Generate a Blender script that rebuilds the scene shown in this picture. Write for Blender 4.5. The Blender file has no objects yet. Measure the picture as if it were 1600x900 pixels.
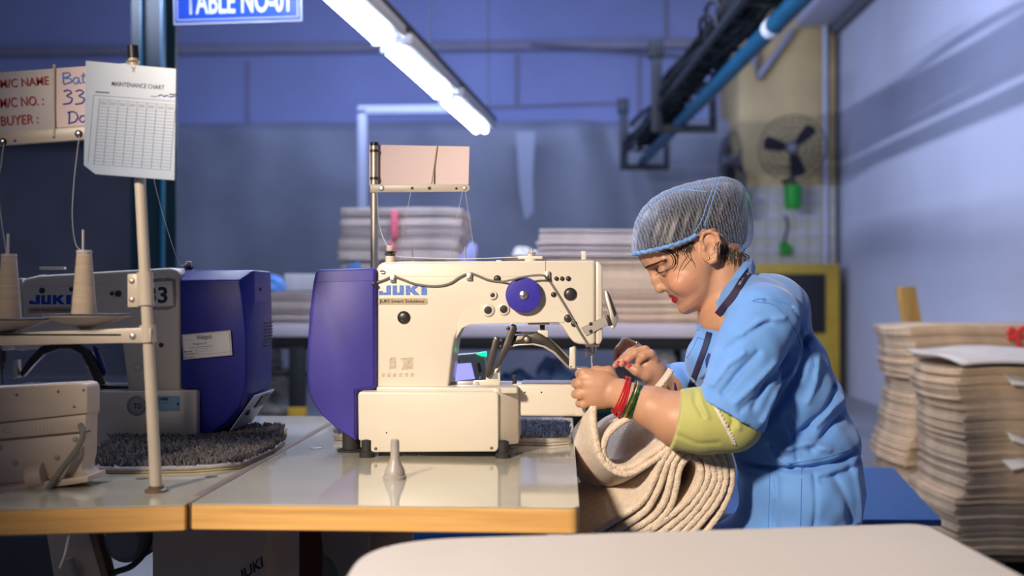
import bpy, bmesh, math, random
import numpy as np
from mathutils import Vector, Matrix
random.seed(7); RNG = np.random.default_rng(7)
S = bpy.context.scene
COL = S.collection
PI = math.pi
# ------------------------------------------------------------------ camera
F = 1600.0
CAM = Vector((0, 0, 1.13))
yaw, pitch = math.atan(80 / F), math.atan(10 / F)
RC = Matrix.Rotation(yaw, 3, 'Z') @ Matrix.Rotation(PI / 2 + pitch, 3, 'X')
cd = bpy.data.cameras.new('camera'); cam = bpy.data.objects.new('camera', cd); COL.objects.link(cam)
cam.location = CAM; cam.rotation_euler = RC.to_euler()
cd.sensor_width = 36; cd.lens = 36.0; cd.clip_start = 0.05; cd.clip_end = 100
cd.dof.use_dof = True; cd.dof.focus_distance = 2.12; cd.dof.aperture_fstop = 2.2
S.camera = cam
# ------------------------------------------------------------------ world, lamps, exposure
w = bpy.data.worlds.new('world'); S.world = w; w.use_nodes = True
w.node_tree.nodes['Background'].inputs[0].default_value = (0.42, 0.5, 0.85, 1)
w.node_tree.nodes['Background'].inputs[1].default_value = 0.06
S.view_settings.view_transform = 'Standard'; S.view_settings.look = 'None'
S.view_settings.gamma = 1; S.view_settings.use_curve_mapping = False; S.view_settings.exposure = 0.35

def aim(o, target):
    o.rotation_euler = (Vector(target) - o.location).to_track_quat('-Z', 'Y').to_euler()
def area(name, loc, target, sx, sy, power, color):
    l = bpy.data.lights.new(name, 'AREA'); l.shape = 'RECTANGLE'; l.size = sx; l.size_y = sy
    l.energy = power; l.color = color
    o = bpy.data.objects.new(name, l); COL.objects.link(o); o.location = loc; aim(o, target); return o
# key spot out of view at the camera's left, taken for a photographer's light
l = bpy.data.lights.new('key_spot', 'SPOT'); l.energy = 455; l.color = (1.0, 0.84, 0.67)
l.spot_size = math.radians(49); l.spot_blend = 0.8; l.shadow_soft_size = 0.16
key = bpy.data.objects.new('key_spot', l); COL.objects.link(key); key.location = (-1.35, -0.45, 2.25); aim(key, (0.50, 2.1, 0.92))
# rows of ceiling tubes over the hall
BLUE = (0.50, 0.60, 1.0)
area('ceiling_tubes_near', (-0.9, 3.0, 4.2), (0.0, 3.2, 0), 0.4, 5.0, 45, (0.72, 0.78, 1.0))
area('ceiling_tubes_mid', (0.2, 7.4, 4.6), (0.2, 8.2, 0), 5.0, 0.6, 105, BLUE)
area('ceiling_tubes_far', (-1.5, 10.2, 3.6), (-1.5, 13.6, 3.4), 6.0, 0.5, 60, (0.42, 0.52, 1.0))
sd = area('side_tubes', (-3.2, 3.6, 2.95), (3.24, 8.6, 2.75), 2.6, 0.07, 56, (0.66, 0.73, 1.0)); sd.data.spread = math.radians(62)

area('pile_fill', (0.7, 3.9, 2.9), (0.4, 5.25, 1.1), 1.2, 0.15, 30, (1.0, 0.82, 0.66))  # added warm fill to brighten the piles, stands for no known fixture
# ------------------------------------------------------------------ pixel -> place
def ray(px, py):
    return RC @ Vector(((px - 800) / F, (450 - py) / F, -1))
def P(px, py, Y):
    r = ray(px, py); return CAM + r * (Y / r.y)
def G(px, py, z):
    r = ray(px, py); return CAM + r * ((z - CAM.z) / r.z)

# ------------------------------------------------------------------ materials
MAT = {}
def mat(name, col, rough=0.5, metal=0.0, var=0.0, vscale=8.0, bump=0.0, bscale=60.0, spec=0.5, alpha=1.0,
        emit=None, estr=0.0, coat=0.0, stretch=None, sheen=0.0, sss=0.0, trans=0.0, col2=None):
    m = bpy.data.materials.new(name); m.use_nodes = True
    nt = m.node_tree; b = nt.nodes['Principled BSDF']
    b.inputs['Base Color'].default_value = (*col, 1); b.inputs['Roughness'].default_value = rough
    b.inputs['Metallic'].default_value = metal; b.inputs['Specular IOR Level'].default_value = spec
    b.inputs['Alpha'].default_value = alpha; b.inputs['Coat Weight'].default_value = coat
    b.inputs['Sheen Weight'].default_value = sheen
    b.inputs['Transmission Weight'].default_value = trans
    if sss:
        b.inputs['Subsurface Weight'].default_value = sss; b.inputs['Subsurface Radius'].default_value = (0.010, 0.004, 0.002)
        b.inputs['Subsurface Scale'].default_value = 1.0
    if emit: b.inputs['Emission Color'].default_value = (*emit, 1); b.inputs['Emission Strength'].default_value = estr
    tc = None
    if var or bump:
        tc = nt.nodes.new('ShaderNodeTexCoord'); src = tc.outputs['Object']
        if stretch:
            mp = nt.nodes.new('ShaderNodeMapping'); mp.inputs['Scale'].default_value = stretch
            nt.links.new(src, mp.inputs[0]); src = mp.outputs[0]
    if var:
        n = nt.nodes.new('ShaderNodeTexNoise'); n.inputs['Scale'].default_value = vscale; n.inputs['Detail'].default_value = 5
        nt.links.new(src, n.inputs['Vector'])
        r = nt.nodes.new('ShaderNodeValToRGB'); e = r.color_ramp.elements
        c2 = col2 or tuple(max(0, c * (1 - var)) for c in col)
        c3 = tuple(min(1, c * (1 + var * 0.6)) for c in col) if col2 is None else col
        e[0].position = 0.32; e[0].color = (*c2, 1); e[1].position = 0.68; e[1].color = (*c3, 1)
        nt.links.new(n.outputs['Fac'], r.inputs[0]); nt.links.new(r.outputs[0], b.inputs['Base Color'])
    if bump:
        n2 = nt.nodes.new('ShaderNodeTexNoise'); n2.inputs['Scale'].default_value = bscale; n2.inputs['Detail'].default_value = 4
        nt.links.new(src, n2.inputs['Vector'])
        bp = nt.nodes.new('ShaderNodeBump'); bp.inputs['Strength'].default_value = bump; bp.inputs['Distance'].default_value = 0.01
        nt.links.new(n2.outputs['Fac'], bp.inputs['Height']); nt.links.new(bp.outputs[0], b.inputs['Normal'])
    MAT[name] = m; return m

mat('cream_enamel', (0.68, 0.62, 0.52), 0.32, var=0.05, vscale=5, coat=0.25, bump=0.02, bscale=220)
mat('blue_plastic', (0.007, 0.010, 0.22), 0.38, var=0.12, vscale=9, bump=0.06, bscale=500)
mat('blue_plastic_haze', (0.045, 0.036, 0.30), 0.5, var=0.15, vscale=9, bump=0.06, bscale=500)  # blue plastic with a hazy violet reflection put into its colour
mat('wheel_blue', (0.035, 0.025, 0.34), 0.35, var=0.1, vscale=40)
mat('vent_panel', (0.30, 0.29, 0.38), 0.5)
mat('black_plastic', (0.012, 0.012, 0.013), 0.45)
mat('dark_plug', (0.028, 0.024, 0.024), 0.35)
mat('gunmetal', (0.085, 0.075, 0.065), 0.38, metal=0.7, var=0.2, vscale=40)
mat('steel', (0.62, 0.60, 0.57), 0.28, metal=0.95, var=0.1, vscale=30)
mat('satin_steel', (0.58, 0.53, 0.47), 0.42, metal=0.8, var=0.08, vscale=30)
mat('grey_cable', (0.17, 0.155, 0.14), 0.55)
mat('laminate', (0.50, 0.47, 0.37), 0.10, var=0.10, vscale=3.5, coat=0.6)
mat('wood_edge', (0.72, 0.40, 0.13), 0.42, var=0.22, vscale=7, stretch=(0.6, 0.6, 14), bump=0.05, bscale=30)
mat('wood_dark_edge', (0.16, 0.10, 0.06), 0.4, var=0.2, vscale=12)
mat('rubber', (0.02, 0.02, 0.02), 0.7)
mat('logo_blue', (0.02, 0.10, 0.50), 0.5, var=0.5, vscale=260, col2=(0.16, 0.27, 0.62))
mat('logo_blue_clean', (0.01, 0.05, 0.42), 0.4)
mat('gold_strip', (0.44, 0.34, 0.21), 0.45, var=0.1, vscale=50)
mat('ink', (0.02, 0.02, 0.03), 0.6)
mat('ink_grey', (0.16, 0.17, 0.22), 0.6)
mat('ink_red', (0.42, 0.012, 0.03), 0.6)
mat('ink_blue', (0.02, 0.05, 0.45), 0.6)
mat('ink_light_blue', (0.10, 0.26, 0.72), 0.6)
mat('paper', (0.26, 0.33, 0.46), 0.35, var=0.04, vscale=5, coat=0.3)
mat('sticker', (0.66, 0.66, 0.66), 0.4, var=0.05, vscale=20)
mat('steel_blue_label', (0.22, 0.38, 0.55), 0.35, metal=0.3)
mat('card_pink', (0.74, 0.58, 0.58), 0.55, var=0.03, vscale=4)
mat('card_white', (0.58, 0.53, 0.53), 0.5, var=0.04, vscale=4)
mat('thread_cone', (0.60, 0.47, 0.35), 0.75, var=0.12, vscale=14, stretch=(1, 1, 12), bump=0.25, bscale=90)
mat('thread', (0.72, 0.70, 0.68), 0.6)
mat('thread_fine', (0.55, 0.56, 0.60), 0.5)
mat('beige_plastic', (0.56, 0.46, 0.37), 0.42, var=0.05, vscale=6)
mat('beige_metal', (0.52, 0.45, 0.37), 0.38, var=0.08, vscale=10)
mat('beige_label', (0.60, 0.52, 0.42), 0.5)
mat('grey_plastic', (0.33, 0.30, 0.28), 0.4, var=0.06, vscale=12)
mat('panel_grey', (0.20, 0.22, 0.24), 0.4)
mat('screen_glow', (0.2, 0.2, 0.5), 0.3, emit=(0.33, 0.32, 0.95), estr=0.95)
mat('led_green', (0.0, 0.3, 0.1), 0.3, emit=(0.0, 1.0, 0.25), estr=2.2)
mat('dark_steel', (0.02, 0.024, 0.028), 0.45, metal=0.3)

# ------------------------------------------------------------------ mesh helpers
class MB:
    def __init__(s): s.v = []; s.f = []
    def add(s, vs, fs):
        o = len(s.v); s.v += [tuple(v) for v in vs]; s.f += [tuple(i + o for i in f) for f in fs]; return s
    def box(s, a, b, M=None):
        (x0, y0, z0), (x1, y1, z1) = a, b
        vs = [Vector(p) for p in ((x0,y0,z0),(x1,y0,z0),(x1,y1,z0),(x0,y1,z0),(x0,y0,z1),(x1,y0,z1),(x1,y1,z1),(x0,y1,z1))]
        if M: vs = [M @ v for v in vs]
        return s.add(vs, [(0,3,2,1),(4,5,6,7),(0,1,5,4),(1,2,6,5),(2,3,7,6),(3,0,4,7)])
    def ring(s, p, d, r, n):
        d = Vector(d).normalized(); a = d.orthogonal().normalized(); b = d.cross(a)
        return [Vector(p) + (a * math.cos(2*PI*i/n) + b * math.sin(2*PI*i/n)) * r for i in range(n)]
    def cyl(s, p, q, r, r2=None, n=20):
        p, q = Vector(p), Vector(q); d = q - p; r2 = r if r2 is None else r2
        vs = s.ring(p, d, r, n) + s.ring(q, d, r2, n)
        fs = [(i, (i+1) % n, n + (i+1) % n, n + i) for i in range(n)] + [tuple(range(n-1, -1, -1)), tuple(range(n, 2*n))]
        return s.add(vs, fs)
    def lathe(s, base, prof, axis=(0,0,1), n=28):
        axis = Vector(axis).normalized(); vs = []; fs = []; m = len(prof)
        for (r, h) in prof: vs += s.ring(Vector(base) + axis * h, axis, max(r, 1e-5), n)
        for j in range(m-1):
            for i in range(n): fs.append((j*n+i, j*n+(i+1) % n, (j+1)*n+(i+1) % n, (j+1)*n+i))
        fs += [tuple(range(n-1, -1, -1)), tuple(range((m-1)*n, m*n))]
        return s.add(vs, fs)
    def tube(s, path, r, n=8, rads=None):
        path = [Vector(p) for p in path]; m = len(path); vs = []; fs = []
        T = [(path[min(i+1, m-1)] - path[max(i-1, 0)]).normalized() for i in range(m)]
        a = T[0].orthogonal().normalized()
        for i in range(m):
            a = (a - T[i] * a.dot(T[i])).normalized(); b = T[i].cross(a); rr = rads[i] if rads else r
            vs += [path[i] + (a * math.cos(2*PI*k/n) + b * math.sin(2*PI*k/n)) * rr for k in range(n)]
        for j in range(m-1):
            for i in range(n): fs.append((j*n+i, j*n+(i+1) % n, (j+1)*n+(i+1) % n, (j+1)*n+i))
        fs += [tuple(range(n-1, -1, -1)), tuple(range((m-1)*n, m*n))]
        return s.add(vs, fs)
    def ball(s, c, r, n=16, sc=(1, 1, 1)):
        c = Vector(c); vs = []; fs = []; m = n // 2
        for j in range(1, m):
            t = PI * j / m
            for i in range(n):
                u = 2*PI*i/n; vs.append(c + Vector((math.sin(t)*math.cos(u)*sc[0], math.sin(t)*math.sin(u)*sc[1], math.cos(t)*sc[2])) * r)
        top = len(vs); vs.append(c + Vector((0,0,r*sc[2]))); bot = len(vs); vs.append(c - Vector((0,0,r*sc[2])))
        for j in range(m-2):
            for i in range(n): fs.append((j*n+i, (j+1)*n+i, (j+1)*n+(i+1) % n, j*n+(i+1) % n))
        for i in range(n):
            fs.append((top, i, (i+1) % n)); fs.append((bot, (m-2)*n+(i+1) % n, (m-2)*n+i))
        return s.add(vs, fs)
    def prism(s, pts, y0, y1):
        """polygon of (x,z) points pushed along Y"""
        n = len(pts); A = sum(pts[i][0]*pts[(i+1) % n][1] - pts[(i+1) % n][0]*pts[i][1] for i in range(n))
        if A < 0: pts = pts[::-1]
        vs = [(x, y0, z) for x, z in pts] + [(x, y1, z) for x, z in pts]
        fs = [tuple(range(n)), tuple(range(2*n-1, n-1, -1))] + [(i, n+i, n+(i+1) % n, (i+1) % n) for i in range(n)]
        return s.add(vs, fs)
    def obj(s, name, m, parent=None, bevel=0, seg=2, smooth=35, sub=0):
        me = bpy.data.meshes.new(name); me.from_pydata([tuple(v) for v in s.v], [], s.f)
        if bevel:
            bm = bmesh.new(); bm.from_mesh(me)
            bmesh.ops.remove_doubles(bm, verts=bm.verts, dist=1e-6)
            es = [e for e in bm.edges if len(e.link_faces) == 2 and e.calc_face_angle(0) > 0.45]
            bmesh.ops.bevel(bm, geom=es, offset=bevel, segments=seg, affect='EDGES', profile=0.5, clamp_overlap=True)
            bm.normal_update(); bm.to_mesh(me); bm.free()
        return link(name, me, m, parent, smooth)
def link(name, me, m, parent=None, smooth=35):
    me.materials.clear(); me.materials.append(MAT[m] if isinstance(m, str) else m)
    if smooth and len(me.polygons):
        me.polygons.foreach_set('use_smooth', [True] * len(me.polygons))
        me.set_sharp_from_angle(angle=math.radians(smooth))
    o = bpy.data.objects.new(name, me); COL.objects.link(o)
    if parent is not None:
        o.parent = parent; o.matrix_parent_inverse = parent.matrix_basis.inverted()
    return o
def thing(name, label, cat, loc=(0, 0, 0), group=None):
    o = bpy.data.objects.new(name, None); COL.objects.link(o); o.location = loc; o.empty_display_size = 0.05
    return tag(o, label, cat, group)
def tag(o, label, cat, group=None):
    o['label'] = label; o['category'] = cat
    if group: o['group'] = group
    return o
def struct(o): o['kind'] = 'structure'; return o
def pts(px, Y): return [(p.x, p.z) for p in (P(x, y, Y) for x, y in px)]
def prism_px(name, px, Y, depth, m, parent, bevel=0.003, seg=2, smooth=35):
    return MB().prism(pts(px, Y), Y, Y + depth).obj(name, m, parent, bevel, seg, smooth)
def smooth_path(p, n=8):
    """Catmull-Rom through the points"""
    p = [Vector(q) for q in p]; out = []
    for i in range(len(p)-1):
        a, b, c, d = p[max(i-1, 0)], p[i], p[i+1], p[min(i+2, len(p)-1)]
        for k in range(n):
            t = k / n
            out.append(0.5*((2*b) + (c-a)*t + (2*a-5*b+4*c-d)*t*t + (3*b-a-3*c+d)*t*t*t))
    out.append(p[-1]); return out
def disc_px(name, px, py, Y, r_px, m, parent, depth=0.004, dome=False, n=24):
    c = P(px, py, Y); r = r_px * Y / F
    if dome: prof = [(r, 0), (r, depth*.3), (r*.9, depth*.62), (r*.6, depth*.92), (r*.2, depth)]
    else: prof = [(r, 0), (r, depth*.8), (r*.93, depth)]
    return MB().lathe(c, prof, (0, -1, 0), n).obj(name, m, parent, smooth=50)
def text(name, s, m, parent, box, Y=None, frame=None, bold=0.0, fit=True, flip=False, extrude=0.0006):
    """lettering that fills box: (px0,py0,px1,py1) on the plane Y, or (u0,v0,u1,v1) in a frame (origin,U,V,N)"""
    c = bpy.data.curves.new('t', 'FONT'); c.body = s; c.size = 1; c.offset = bold; c.extrude = 0; c.resolution_u = 3
    o = bpy.data.objects.new('t', c); me = bpy.data.meshes.new_from_object(o)
    bpy.data.objects.remove(o); bpy.data.curves.remove(c)
    n = len(me.vertices); co = np.zeros(n*3); me.vertices.foreach_get('co', co); co = co.reshape(-1, 3)
    lo, hi = co.min(0), co.max(0); u = (co[:, 0]-lo[0]) / max(hi[0]-lo[0], 1e-6); v = (co[:, 1]-lo[1]) / max(hi[1]-lo[1], 1e-6)
    if frame is None:
        x0, y0, x1, y1 = box; a = P(x0, y1, Y); U = P(x1, y1, Y) - a; V = P(x0, y0, Y) - a; N = Vector((0, -1, 0))
    else:
        O, fu, fv, N = frame; u0, v0, u1, v1 = box
        a = O + fu*u0 + fv*v0; U = fu*(u1-u0); V = fv*(v1-v0)
    w = np.array(a)[None] + u[:, None]*np.array(U)[None] + v[:, None]*np.array(V)[None] + np.array(N)[None]*extrude
    me.vertices.foreach_set('co', w.ravel()); me.update()
    return link(name, me, m, parent, 0)
# ------------------------------------------------------------------ room shell
mat('wall_paint', (0.52, 0.54, 0.64), 0.85, var=0.07, vscale=0.9, bump=0.05, bscale=25)
mat('wall_blue', (0.36, 0.41, 0.66), 0.85, var=0.10, vscale=0.7, bump=0.04, bscale=20)
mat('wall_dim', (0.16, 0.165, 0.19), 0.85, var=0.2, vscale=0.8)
mat('ledge_paint', (0.33, 0.32, 0.38), 0.85, var=0.1, vscale=2)
mat('column_cream', (0.60, 0.45, 0.20), 0.8, var=0.22, vscale=1.6)
mat('column_tile', (0.50, 0.51, 0.58), 0.6, var=0.35, vscale=5, col2=(0.48, 0.44, 0.25))
mat('concrete', (0.24, 0.25, 0.27), 0.55, var=0.25, vscale=1.4, bump=0.05, bscale=40)
mat('ceiling_paint', (0.42, 0.43, 0.5), 0.9)
mat('teal_steel', (0.006, 0.022, 0.034), 0.35, var=0.1, vscale=10)
mat('white_pipe', (0.58, 0.62, 0.70), 0.4)
mat('yellow_paint', (0.50, 0.33, 0.03), 0.5, var=0.12, vscale=4)
mat('plastic_sheet', (0.34, 0.37, 0.42), 0.38, alpha=0.68, var=0.25, vscale=0.8)
mat('pipe_blue', (0.005, 0.085, 0.17), 0.35, var=0.12, vscale=6)
mat('black_cable', (0.010, 0.011, 0.013), 0.6)
mat('tray_steel', (0.022, 0.028, 0.034), 0.5, metal=0.2)
mat('tube_glow', (0.9, 0.95, 1), 0.3, emit=(0.72, 0.82, 1.0), estr=40.0)
mat('fixture_grey', (0.30, 0.31, 0.34), 0.4)
mat('sign_blue', (0.008, 0.06, 0.46), 0.4)
mat('sign_white', (0.70, 0.74, 0.82), 0.5)

def slab(name, xy, z0, z1, m, parent=None, bevel=0.0, seg=2):
    n = len(xy); A = sum(xy[i][0]*xy[(i+1) % n][1] - xy[(i+1) % n][0]*xy[i][1] for i in range(n))
    if A < 0: xy = xy[::-1]
    vs = [(x, y, z0) for x, y in xy] + [(x, y, z1) for x, y in xy]
    fs = [tuple(range(n-1, -1, -1)), tuple(range(n, 2*n))] + [(i, (i+1) % n, n+(i+1) % n, n+i) for i in range(n)]
    b = MB(); b.add(vs, fs); return b.obj(name, m, parent, bevel, seg)
def box(name, a, b, m, parent=None, bevel=0.0, seg=2):
    a, b = [min(i, j) for i, j in zip(a, b)], [max(i, j) for i, j in zip(a, b)]
    return MB().box(a, b).obj(name, m, parent, bevel, seg)

XR = P(1312, 460, 12).x; YB = 13.5; XL = -9.5; YF = -3.0; ZC = 5.6
struct(box('floor', (XL, YF, -0.1), (XR, YB, 0), 'concrete'))
struct(box('ceiling', (XL, YF, ZC), (XR, YB, ZC+0.1), 'ceiling_paint'))
struct(box('wall_right', (XR, YF, 0), (XR+0.15, YB, ZC), 'wall_paint'))
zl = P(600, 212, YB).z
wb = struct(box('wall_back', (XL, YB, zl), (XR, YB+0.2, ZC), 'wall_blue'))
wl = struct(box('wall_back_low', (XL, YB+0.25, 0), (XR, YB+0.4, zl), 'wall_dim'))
struct(box('wall_left', (XL-0.15, YF, 0), (XL, YB, ZC), 'wall_paint'))
struct(box('wall_front', (XL, YF-0.15, 0), (XR, YF, ZC), 'wall_paint'))
# concrete beams and fine conduits on the back wall
struct(box('trim_1', (XL, YB-0.16, P(600, 84, YB).z), (XR, YB+0.02, P(600, 70, YB).z), 'ledge_paint', None, 0.01))
struct(box('trim_2', (XL, YB-0.30, zl-0.04), (XR, YB+0.02, P(600, 196, YB).z), 'wall_blue', None, 0.01))
for i, (x, y0, y1) in enumerate(((808, 86, 168), (998, 86, 190), (1040, 0, 70), (388, 96, 190))):
    a, b = P(x, y0, YB-0.03), P(x, y1, YB-0.03); struct(MB().cyl(a, b, 0.02, n=8).obj('trim_%d' % (3+i), 'ledge_paint'))
a, b = P(760, 168, YB-0.03), P(980, 160, YB-0.03); struct(MB().cyl(a, b, 0.02, n=8).obj('trim_7', 'ledge_paint'))
a, b = P(830, 70, YB-0.2), P(1065, 88, YB-0.2); struct(MB().cyl(a, b, 0.022, n=8).obj('trim_8', 'wall_dim'))
# plaster joint line along the right wall
zj = P(1330, 330, XR/( (1330-880)/F)).z
struct(box('trim_9', (XR-0.0015, 5, zj-0.006), (XR+0.01, 11.9, zj+0.006), 'wall_paint', None, 0.002))
# soffit duct at the top of the right wall
sy0, sy1 = 3.5, 12.0; sz = P(1300, 42, 12).z
struct(box('trim_10', (P(1243, 40, 12).x, sy0, sz), (XR, 12.0, sz+0.5), 'wall_paint', None, 0.02))
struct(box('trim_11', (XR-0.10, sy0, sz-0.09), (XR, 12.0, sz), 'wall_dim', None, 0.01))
# cream column with a tiled lower part
cx0, cx1 = P(1155, 400, 12).x, P(1306, 400, 12).x
ct = P(1200, 290, 12).z
colm = struct(box('wall_column', (cx0, 12.0, 0), (cx1, YB, ZC), 'column_cream', None, 0.01))
nx, nz = 7, 12
tw, th = (cx1-cx0)/nx, ct/nz
tile_me = None
for i in range(nx):
    for j in range(nz):
        c = Vector((cx0+(i+.5)*tw, 11.992, (j+.5)*th))
        if tile_me is None:
            o = MB().box((-tw/2+.004, -.006, -th/2+.004), (tw/2-.004, .01, th/2-.004)).obj('tile', 'column_tile', colm, 0.002, 1); tile_me = o.data
        else:
            o = bpy.data.objects.new('tile', tile_me); COL.objects.link(o); o.parent = colm
        o.location = c
# dark vertical conduit in the corner of the column
struct(MB().cyl((cx1+0.05, 11.95, 0), (cx1+0.05, 11.95, sz), 0.04, n=10).obj('trim_12', 'wall_dim'))
struct(MB().cyl((cx1-0.13, 11.95, 0.2), (cx1-0.13, 11.95, sz), 0.028, n=10).obj('trim_13', 'wall_paint'))
struct(MB().tube([P(1240, 45, 11.9), P(1184, 122, 11.9), P(1180, 95, 11.9), P(1180, 20, 11.9)], 0.035, 8).obj('trim_14', 'ledge_paint'))

# ------------------------------------------------------------------ plastic sheet hung over the opening
def sheet(name, x0, x1, Y, z0, z1, fn, m, nx=70, nz=24):
    vs = [(x0+(x1-x0)*i/nx, Y+fn(i/nx, j/nz), z0+(z1-z0)*j/nz) for j in range(nz+1) for i in range(nx+1)]
    fs = [(j*(nx+1)+i, j*(nx+1)+i+1, (j+1)*(nx+1)+i+1, (j+1)*(nx+1)+i) for j in range(nz) for i in range(nx)]
    b = MB(); b.add(vs, fs); o = b.obj(name, m, None, smooth=180)
    md = o.modifiers.new('thick', 'SOLIDIFY'); md.thickness = 0.002; return o
ps = sheet('plastic_curtain', P(255, 300, 12.7).x, P(1150, 300, 12.7).x, 12.7, 0.02, zl+0.05,
    lambda u, v: 0.03*math.sin(u*23)*(.4+.6*v) + 0.015*math.sin(u*57+2*v) + 0.18*math.exp(-((u-.78-.12*(1-v))/.03)**2), 'plastic_sheet')
tag(ps, 'cloudy grey plastic sheet hung over the opening in the back wall', 'curtain')
st_ = MB().prism(pts([(806, 205), (836, 205), (832, 280), (834, 330), (820, 345), (812, 300)], 12.3), 12.3, 12.31).obj('sheet_reflection', mat('reflection_white', (.42, .46, .52), .5, alpha=.75), ps, 0)  # white strip standing in for a reflection on the plastic sheet
# white steel frame standing before the plastic sheet
wf = thing('steel_frame', 'white square tube frame standing before the plastic sheet', 'frame', (P(566, 400, 11).x, 11, 0))
a = P(567, 172, 11); b2 = P(700, 172, 11)
box('post', (a.x-.045, 10.95, 0), (a.x+.045, 11.05, a.z), 'white_pipe', wf, 0.008)
box('rail', (a.x-.045, 10.95, a.z-.05), (b2.x+.045, 11.05, a.z+.04), 'white_pipe', wf, 0.008)
# teal H column
YC = 4.6
tcx0, tcx1 = P(204, 300, YC).x, P(257, 300, YC).x
tc = MB().box((tcx0, YC, 0), (tcx1, YC+.012, ZC)).box((tcx0, YC+.14, 0), (tcx1, YC+.152, ZC))
tc.box(((tcx0+tcx1)/2-.005, YC+.012, 0), ((tcx0+tcx1)/2+.005, YC+.14, ZC))
hc = struct(tc.obj('wall_post', 'teal_steel', None, 0.002, 1))
struct(box('trim_15', (tcx0+.050, YC-.018, 0), (tcx0+.058, YC, ZC), 'pipe_blue', None, 0.002))  # blue strip that paints a lit edge of the column flange
struct(box('trim_16', (tcx1-.014, YC-.016, 0), (tcx1, YC, ZC), 'pipe_blue', None, 0.002))  # second strip, the lit right flange edge put in as colour

# ------------------------------------------------------------------ tube light row
LZ = CAM.z + 1.2
def LP(Y, side=0.0):
    t = (Y - 4.17) / (7.2 - 4.17); return Vector((-0.93 + 0.28*t + side, Y, LZ))
row = [(6.29, 7.46), (4.98, 6.12), (3.67, 4.80), (2.36, 3.49)]
lab = ['row of ceiling tubes, the end nearest the back wall', 'row of ceiling tubes, second fixture from its far end',
       'row of ceiling tubes, third fixture from its far end', 'row of ceiling tubes, fourth fixture from its far end']
for (ya, yb), lb in zip(row, lab):
    t = thing('tube_light', 'twin tube light in a ' + lb, 'light', LP((ya+yb)/2), 'hanging tube lights')
    c0, c1 = LP(ya-.03), LP(yb+.03)
    d = (c1-c0).normalized(); s = d.cross(Vector((0, 0, 1))).normalized(); up = Vector((0, 0, 1))
    m = Matrix.Translation(c0) @ Matrix((s, d, up)).transposed().to_4x4(); L = (c1-c0).length
    MB().box((.00, 0, .015), (.125, L, .075), m).obj('housing', 'fixture_grey', t, 0.006)
    for q, off in enumerate((-.012, .055)):
        MB().cyl(m @ Vector((off, .03, 0)), m @ Vector((off, L-.03, 0)), 0.016, n=14).obj('tube', 'tube_glow', t, smooth=50)
        for yy in (0.0, L-.03): MB().box((off-.02, yy, -.02), (off+.02, yy+.03, .03), m).obj('lamp_holder', 'sign_white', t, 0.003)
rc = MB().cyl(LP(2.2, .09)+Vector((0, 0, .10)), LP(7.6, .09)+Vector((0, 0, .10)), 0.03, n=10).obj('light_trunking', 'dark_steel')
tag(rc, 'dark trunking pipe that carries the tube lights', 'pipe')
for yy in (2.6, 5.5, 7.4):
    w_ = MB().cyl(LP(yy, .09)+Vector((0, 0, .10)), LP(yy, .09)+Vector((0, 0, ZC-LZ)), 0.004, n=6).obj('hanger_rod', 'dark_steel', rc)

# ------------------------------------------------------------------ blue hanging sign
YS = 3.6
sg = thing('hanging_sign', 'blue sign reading TABLE NO-01 hung above the tables', 'sign', P(371, 38, YS))
so = P(271, 39, YS); U = P(472, 33, YS) - so; su = U.normalized(); sv = Vector((-su.z, 0, su.x)); Wd = U.length
FRM = (so, su, sv, Vector((0, -1, 0)))
def board(name, fr, u0, v0, u1, v1, d0, d1, m, parent, bevel=0.0):
    O, fu, fv, N = fr
    M = Matrix.Translation(O) @ Matrix((fu, -N, fv)).transposed().to_4x4()
    return MB().box((u0, -d1, v0), (u1, -d0, v1), M).obj(name, m, parent, bevel)
board('panel', FRM, 0, 0, Wd, .19, -.006, 0, 'sign_white', sg, 0.002)
board('blue_field', FRM, .006, .006, Wd-.006, .184, 0, .001, 'sign_blue', sg)
for (u0, v0, u1, v1) in ((.014, .015, Wd-.014, .0175), (.014, .173, Wd-.014, .1755), (.014, .015, .0165, .1755), (Wd-.0165, .015, Wd-.014, .1755)):
    board('border_line', FRM, u0, v0, u1, v1, .001, .002, 'sign_white', sg)
text('lettering', 'TABLE NO-01', 'sign_white', sg, (.045, .034, Wd-.045, .125), frame=FRM, bold=0.02, extrude=.0025)
for u in (.05, Wd-.05):
    q = so + su*u + sv*.19; MB().cyl(q, (q.x, q.y, ZC), 0.0025, n=6).obj('hanging_wire', 'dark_steel', sg)

# ------------------------------------------------------------------ cable tray and blue pipe
h = 1.55
def TP(px, py): return P(px, py, h*F/(460-py))
pa, pb = TP(1254, -6), TP(1004, 252)
dd = (pb-pa)
pipe = MB().cyl(pa - dd*.25, pb, 0.055, n=18).obj('overhead_pipe', 'pipe_blue'); tag(pipe, 'long blue overhead pipe beside the cable tray', 'pipe')
q = pa + dd*.085
MB().cyl(q, q + dd.normalized()*.10, 0.059, n=18).obj('joint_collar', 'sign_white', pipe)
tr = thing('cable_tray', 'dark ladder tray loaded with bundles of black cables', 'cable tray', pb + Vector((0, 0, .1)))
side = Vector((-dd.y, dd.x, 0)).normalized(); side = side if side.x < 0 else -side
def TR(t, s, z): return pa + dd*t + side*s + Vector((0, 0, z))
for s in (-.14, .20):
    MB().tube([TR(-.25, s, .12), TR(1.02, s, .12)], 0.028, 6).obj('side_rail', 'tray_steel', tr)
for i in range(22):
    t_ = -.2 + i*.056; MB().cyl(TR(t_, -.14, .11), TR(t_, .20, .11), 0.014, n=6).obj('rung', 'tray_steel', tr)
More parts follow.
